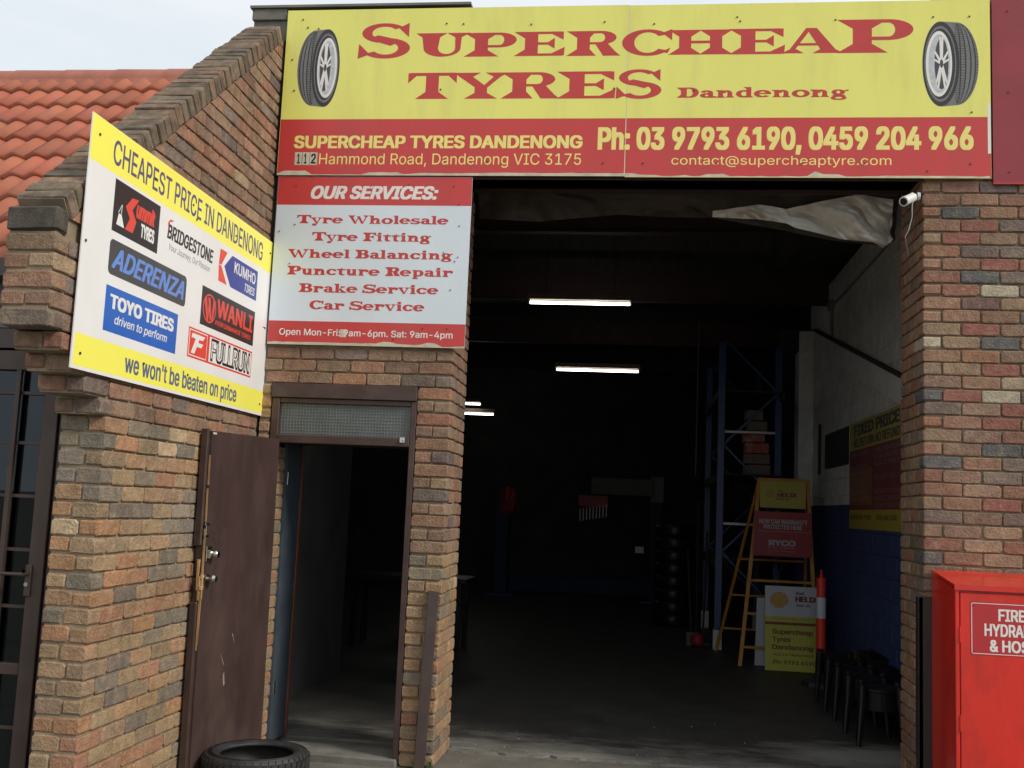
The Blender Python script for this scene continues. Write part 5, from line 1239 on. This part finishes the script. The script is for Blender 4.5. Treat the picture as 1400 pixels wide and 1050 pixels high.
# long handled tools leaning left of the rack
for i, (x, y, lean, h_, lbl, hd) in enumerate(((-1.08, 7.2, -.05, 1.25, 'shovel leaning left of the rack with its blade down', 1), (-.93, 7.25, .06, 1.5, 'broom handle leaning between the shovel and the blue rack', 0), (-1.0, 7.5, .02, 1.9, 'tallest pole leaning beside the blue rack', 0))):
    t = thing('tool', (x, y, .012), lbl, 'tool'); k = MB(); k.tube((x, y, .2 if hd else .03), (x + lean, y + .35, h_), .014, 8); k.build('handle', M_GUARD, t)
    k = MB()
    if hd: k.bbox((x - .07, y - .02, .012), (x + .07, y + .0, .20), .01)
    else: k.bbox((x - .12, y - .03, .012), (x + .12, y + .03, .07), .01)
    k.build('head', M_GUARD if hd else M_STOOL, t)
k = MB(); k.lathe([(0, .02), (.07, .03), (.095, .08), (.085, .15), (.04, .19), (0, .20)], (-1.0, 7.15, 0), 'Z', 20); one(k, 'red_can', M_BOARDR, 'round red can on the floor at the foot of the blue rack', 'can', smooth=True)
k = MB(); k.path([(-1.05 + .008 * (i % 2), 7.6, 4.4 - i * .05) for i in range(44)], .010, 5); one(k, 'hanging_chain', M_GUARD, 'metal chain hanging from the ceiling left of the blue rack', 'chain')
# tyres in a column left of the rack
j = 0
ord_ = ['lowest', 'second', 'third', 'fourth', 'fifth', 'sixth', 'seventh', 'topmost']
for z in range(8):
    tyre(.30, .20, .19, (-1.25, 9.6, .112 + .192 * z), 'tyre', '%s tyre of the dark stack left of the rack' % ord_[z], 'tyres stacked left of the rack', treads=0, mat_=M_STOOL)
for z in range(5):
    tyre(.31, .21, .20, (-4.6, 7.4, .115 + .202 * z), 'tyre', '%s tyre of the dark stack seen through the side doorway' % (['lowest', 'second', 'middle', 'fourth', 'top'][z]), 'tyres stacked inside the side doorway', treads=0)
k = MB(); k.bbox((-4.2, 5.3, .86), (-3.9, 5.5, .98), .03); one(k, 'tool_case', M_LADDER, 'dim yellow tool case on the bench inside the side doorway', 'case')
bn = thing('workbench', (-4.2, 5.6, .012), 'dark workbench inside the side doorway', 'bench'); k = MB(); k.bbox((-5.2, 5.2, .80), (-3.75, 5.9, .855), .005); k.build('bench_top', M_STOOL, bn)
for x, y in ((-5.1, 5.3), (-3.85, 5.3), (-5.1, 5.8), (-3.85, 5.8)): k = MB(); k.box((x - .03, y - .03, .013), (x + .03, y + .03, .798)); k.build('leg', M_STOOL, bn)
# vehicle hoist at the back
for x, lbl in ((-1.47, 'right post of the vehicle hoist at the back, pale above and blue below'), (-4.45, 'left blue post of the vehicle hoist at the back')):
    t = thing('hoist_post', (x, 13.6, .012), lbl, 'hoist post', 'vehicle hoist posts'); k = MB(); k.bbox((x - .13, 13.5, .04), (x + .13, 13.75, 1.9), .01); k.build('post', mat('dull_blue_paint', (.01, .02, .06), rough=.7), t); 
    if x > -2: k = MB(); k.bbox((x - .13, 13.5, 1.901), (x + .13, 13.75, 2.4), .01); k.build('post_top', mat('grey_post_paint', (.16, .17, .17), rough=.6), t)
    k = MB(); k.box((x - .25, 13.4, .012), (x + .25, 13.85, .039)); k.build('base_plate', M_RACK, t)
k = MB(); k.bbox((-4.4, 14.6, .02), (-1.2, 14.75, .35), .01); one(k, 'hoist_ramp', mat('dull_blue_paint', (.01, .02, .06), rough=.7), 'dim blue hoist ramp lying across the back of the workshop', 'ramp')
k = MB(); k.bbox((-2.72, 13.1, 2.02), (-1.55, 13.16, 2.34), .01); one(k, 'grey_panel', mat('grey_panel_paint', (.09, .09, .085), rough=.6), 'grey panel hanging between the hoist posts at the back', 'panel')
tr = thing('tool_rack', (-2.68, 13.2, 1.5), 'red wall rack with a row of shiny spanners at the back', 'tool rack'); k = MB(); k.bbox((-2.96, 13.2, 1.78), (-2.40, 13.24, 2.0), .005); k.build('back_panel', M_BOARDR, tr)
for i in range(9): x = -2.93 + .062 * i; k = MB(); k.bbox((x, 13.17, 1.50 + .012 * i), (x + .018, 13.19, 1.74 + .012 * i), .003); k.build('spanner', M_GALV, tr)
k = MB(); k.bbox((-1.86, 12.9, .96), (-1.70, 12.94, 1.08), .005); one(k, 'reflection_patch', M_LWHITE, 'small white patch painted as a reflection low at the back between the hoist posts', 'reflection patch')  # small reflections at the back, painted as a pale patch
k = MB(); k.bbox((-3.9, 9.0, 1.62), (-3.70, 9.25, 2.02), .05, .02); one(k, 'red_jacket', M_DKRED, 'dim red jacket hanging just behind the slim pier edge', 'jacket')

# ------------------------------------------------------------------ fluorescent fittings
def light(x0, x1, y, z, lbl, slope=0):
    t = thing('tube_light', ((x0 + x1) / 2, y, z), lbl, 'tube light', 'fluorescent tube lights')
    k = MB(); k.bbox((x0 - .02, y - .05, z + .035), (x1 + .02, y + .05, z + .10), .005); k.build('fitting', M_CARD, t)
    k = MB(); k.tube((x0, y, z), (x1, y, z), .017, 12); k.build('tube', M_TUBE, t)
    for x in (x0, x1): k = MB(); k.box((x - .012, y - .022, z - .02), (x + .012, y + .022, z + .034)); k.build('end_cap', M_FIXT, t)
    for x in (x0 + .2, x1 - .2): k = MB(); k.tube((x, y, z + .10), (x, y, 4.85), .004, 6); k.build('hanger', M_STEELB, t)
light(-3.17, -1.96, 5.3, 4.15, 'nearest and longest looking tube light in the workshop'); light(-3.07, -1.86, 8.3, 3.75, 'second tube light from the front, lower in the opening')
light(-5.9, -4.85, 12.7, 3.63, 'short lit tube end high beside the slim pier at the back'); light(-5.6, -4.62, 12.9, 3.46, 'short lit tube end just below another beside the slim pier')
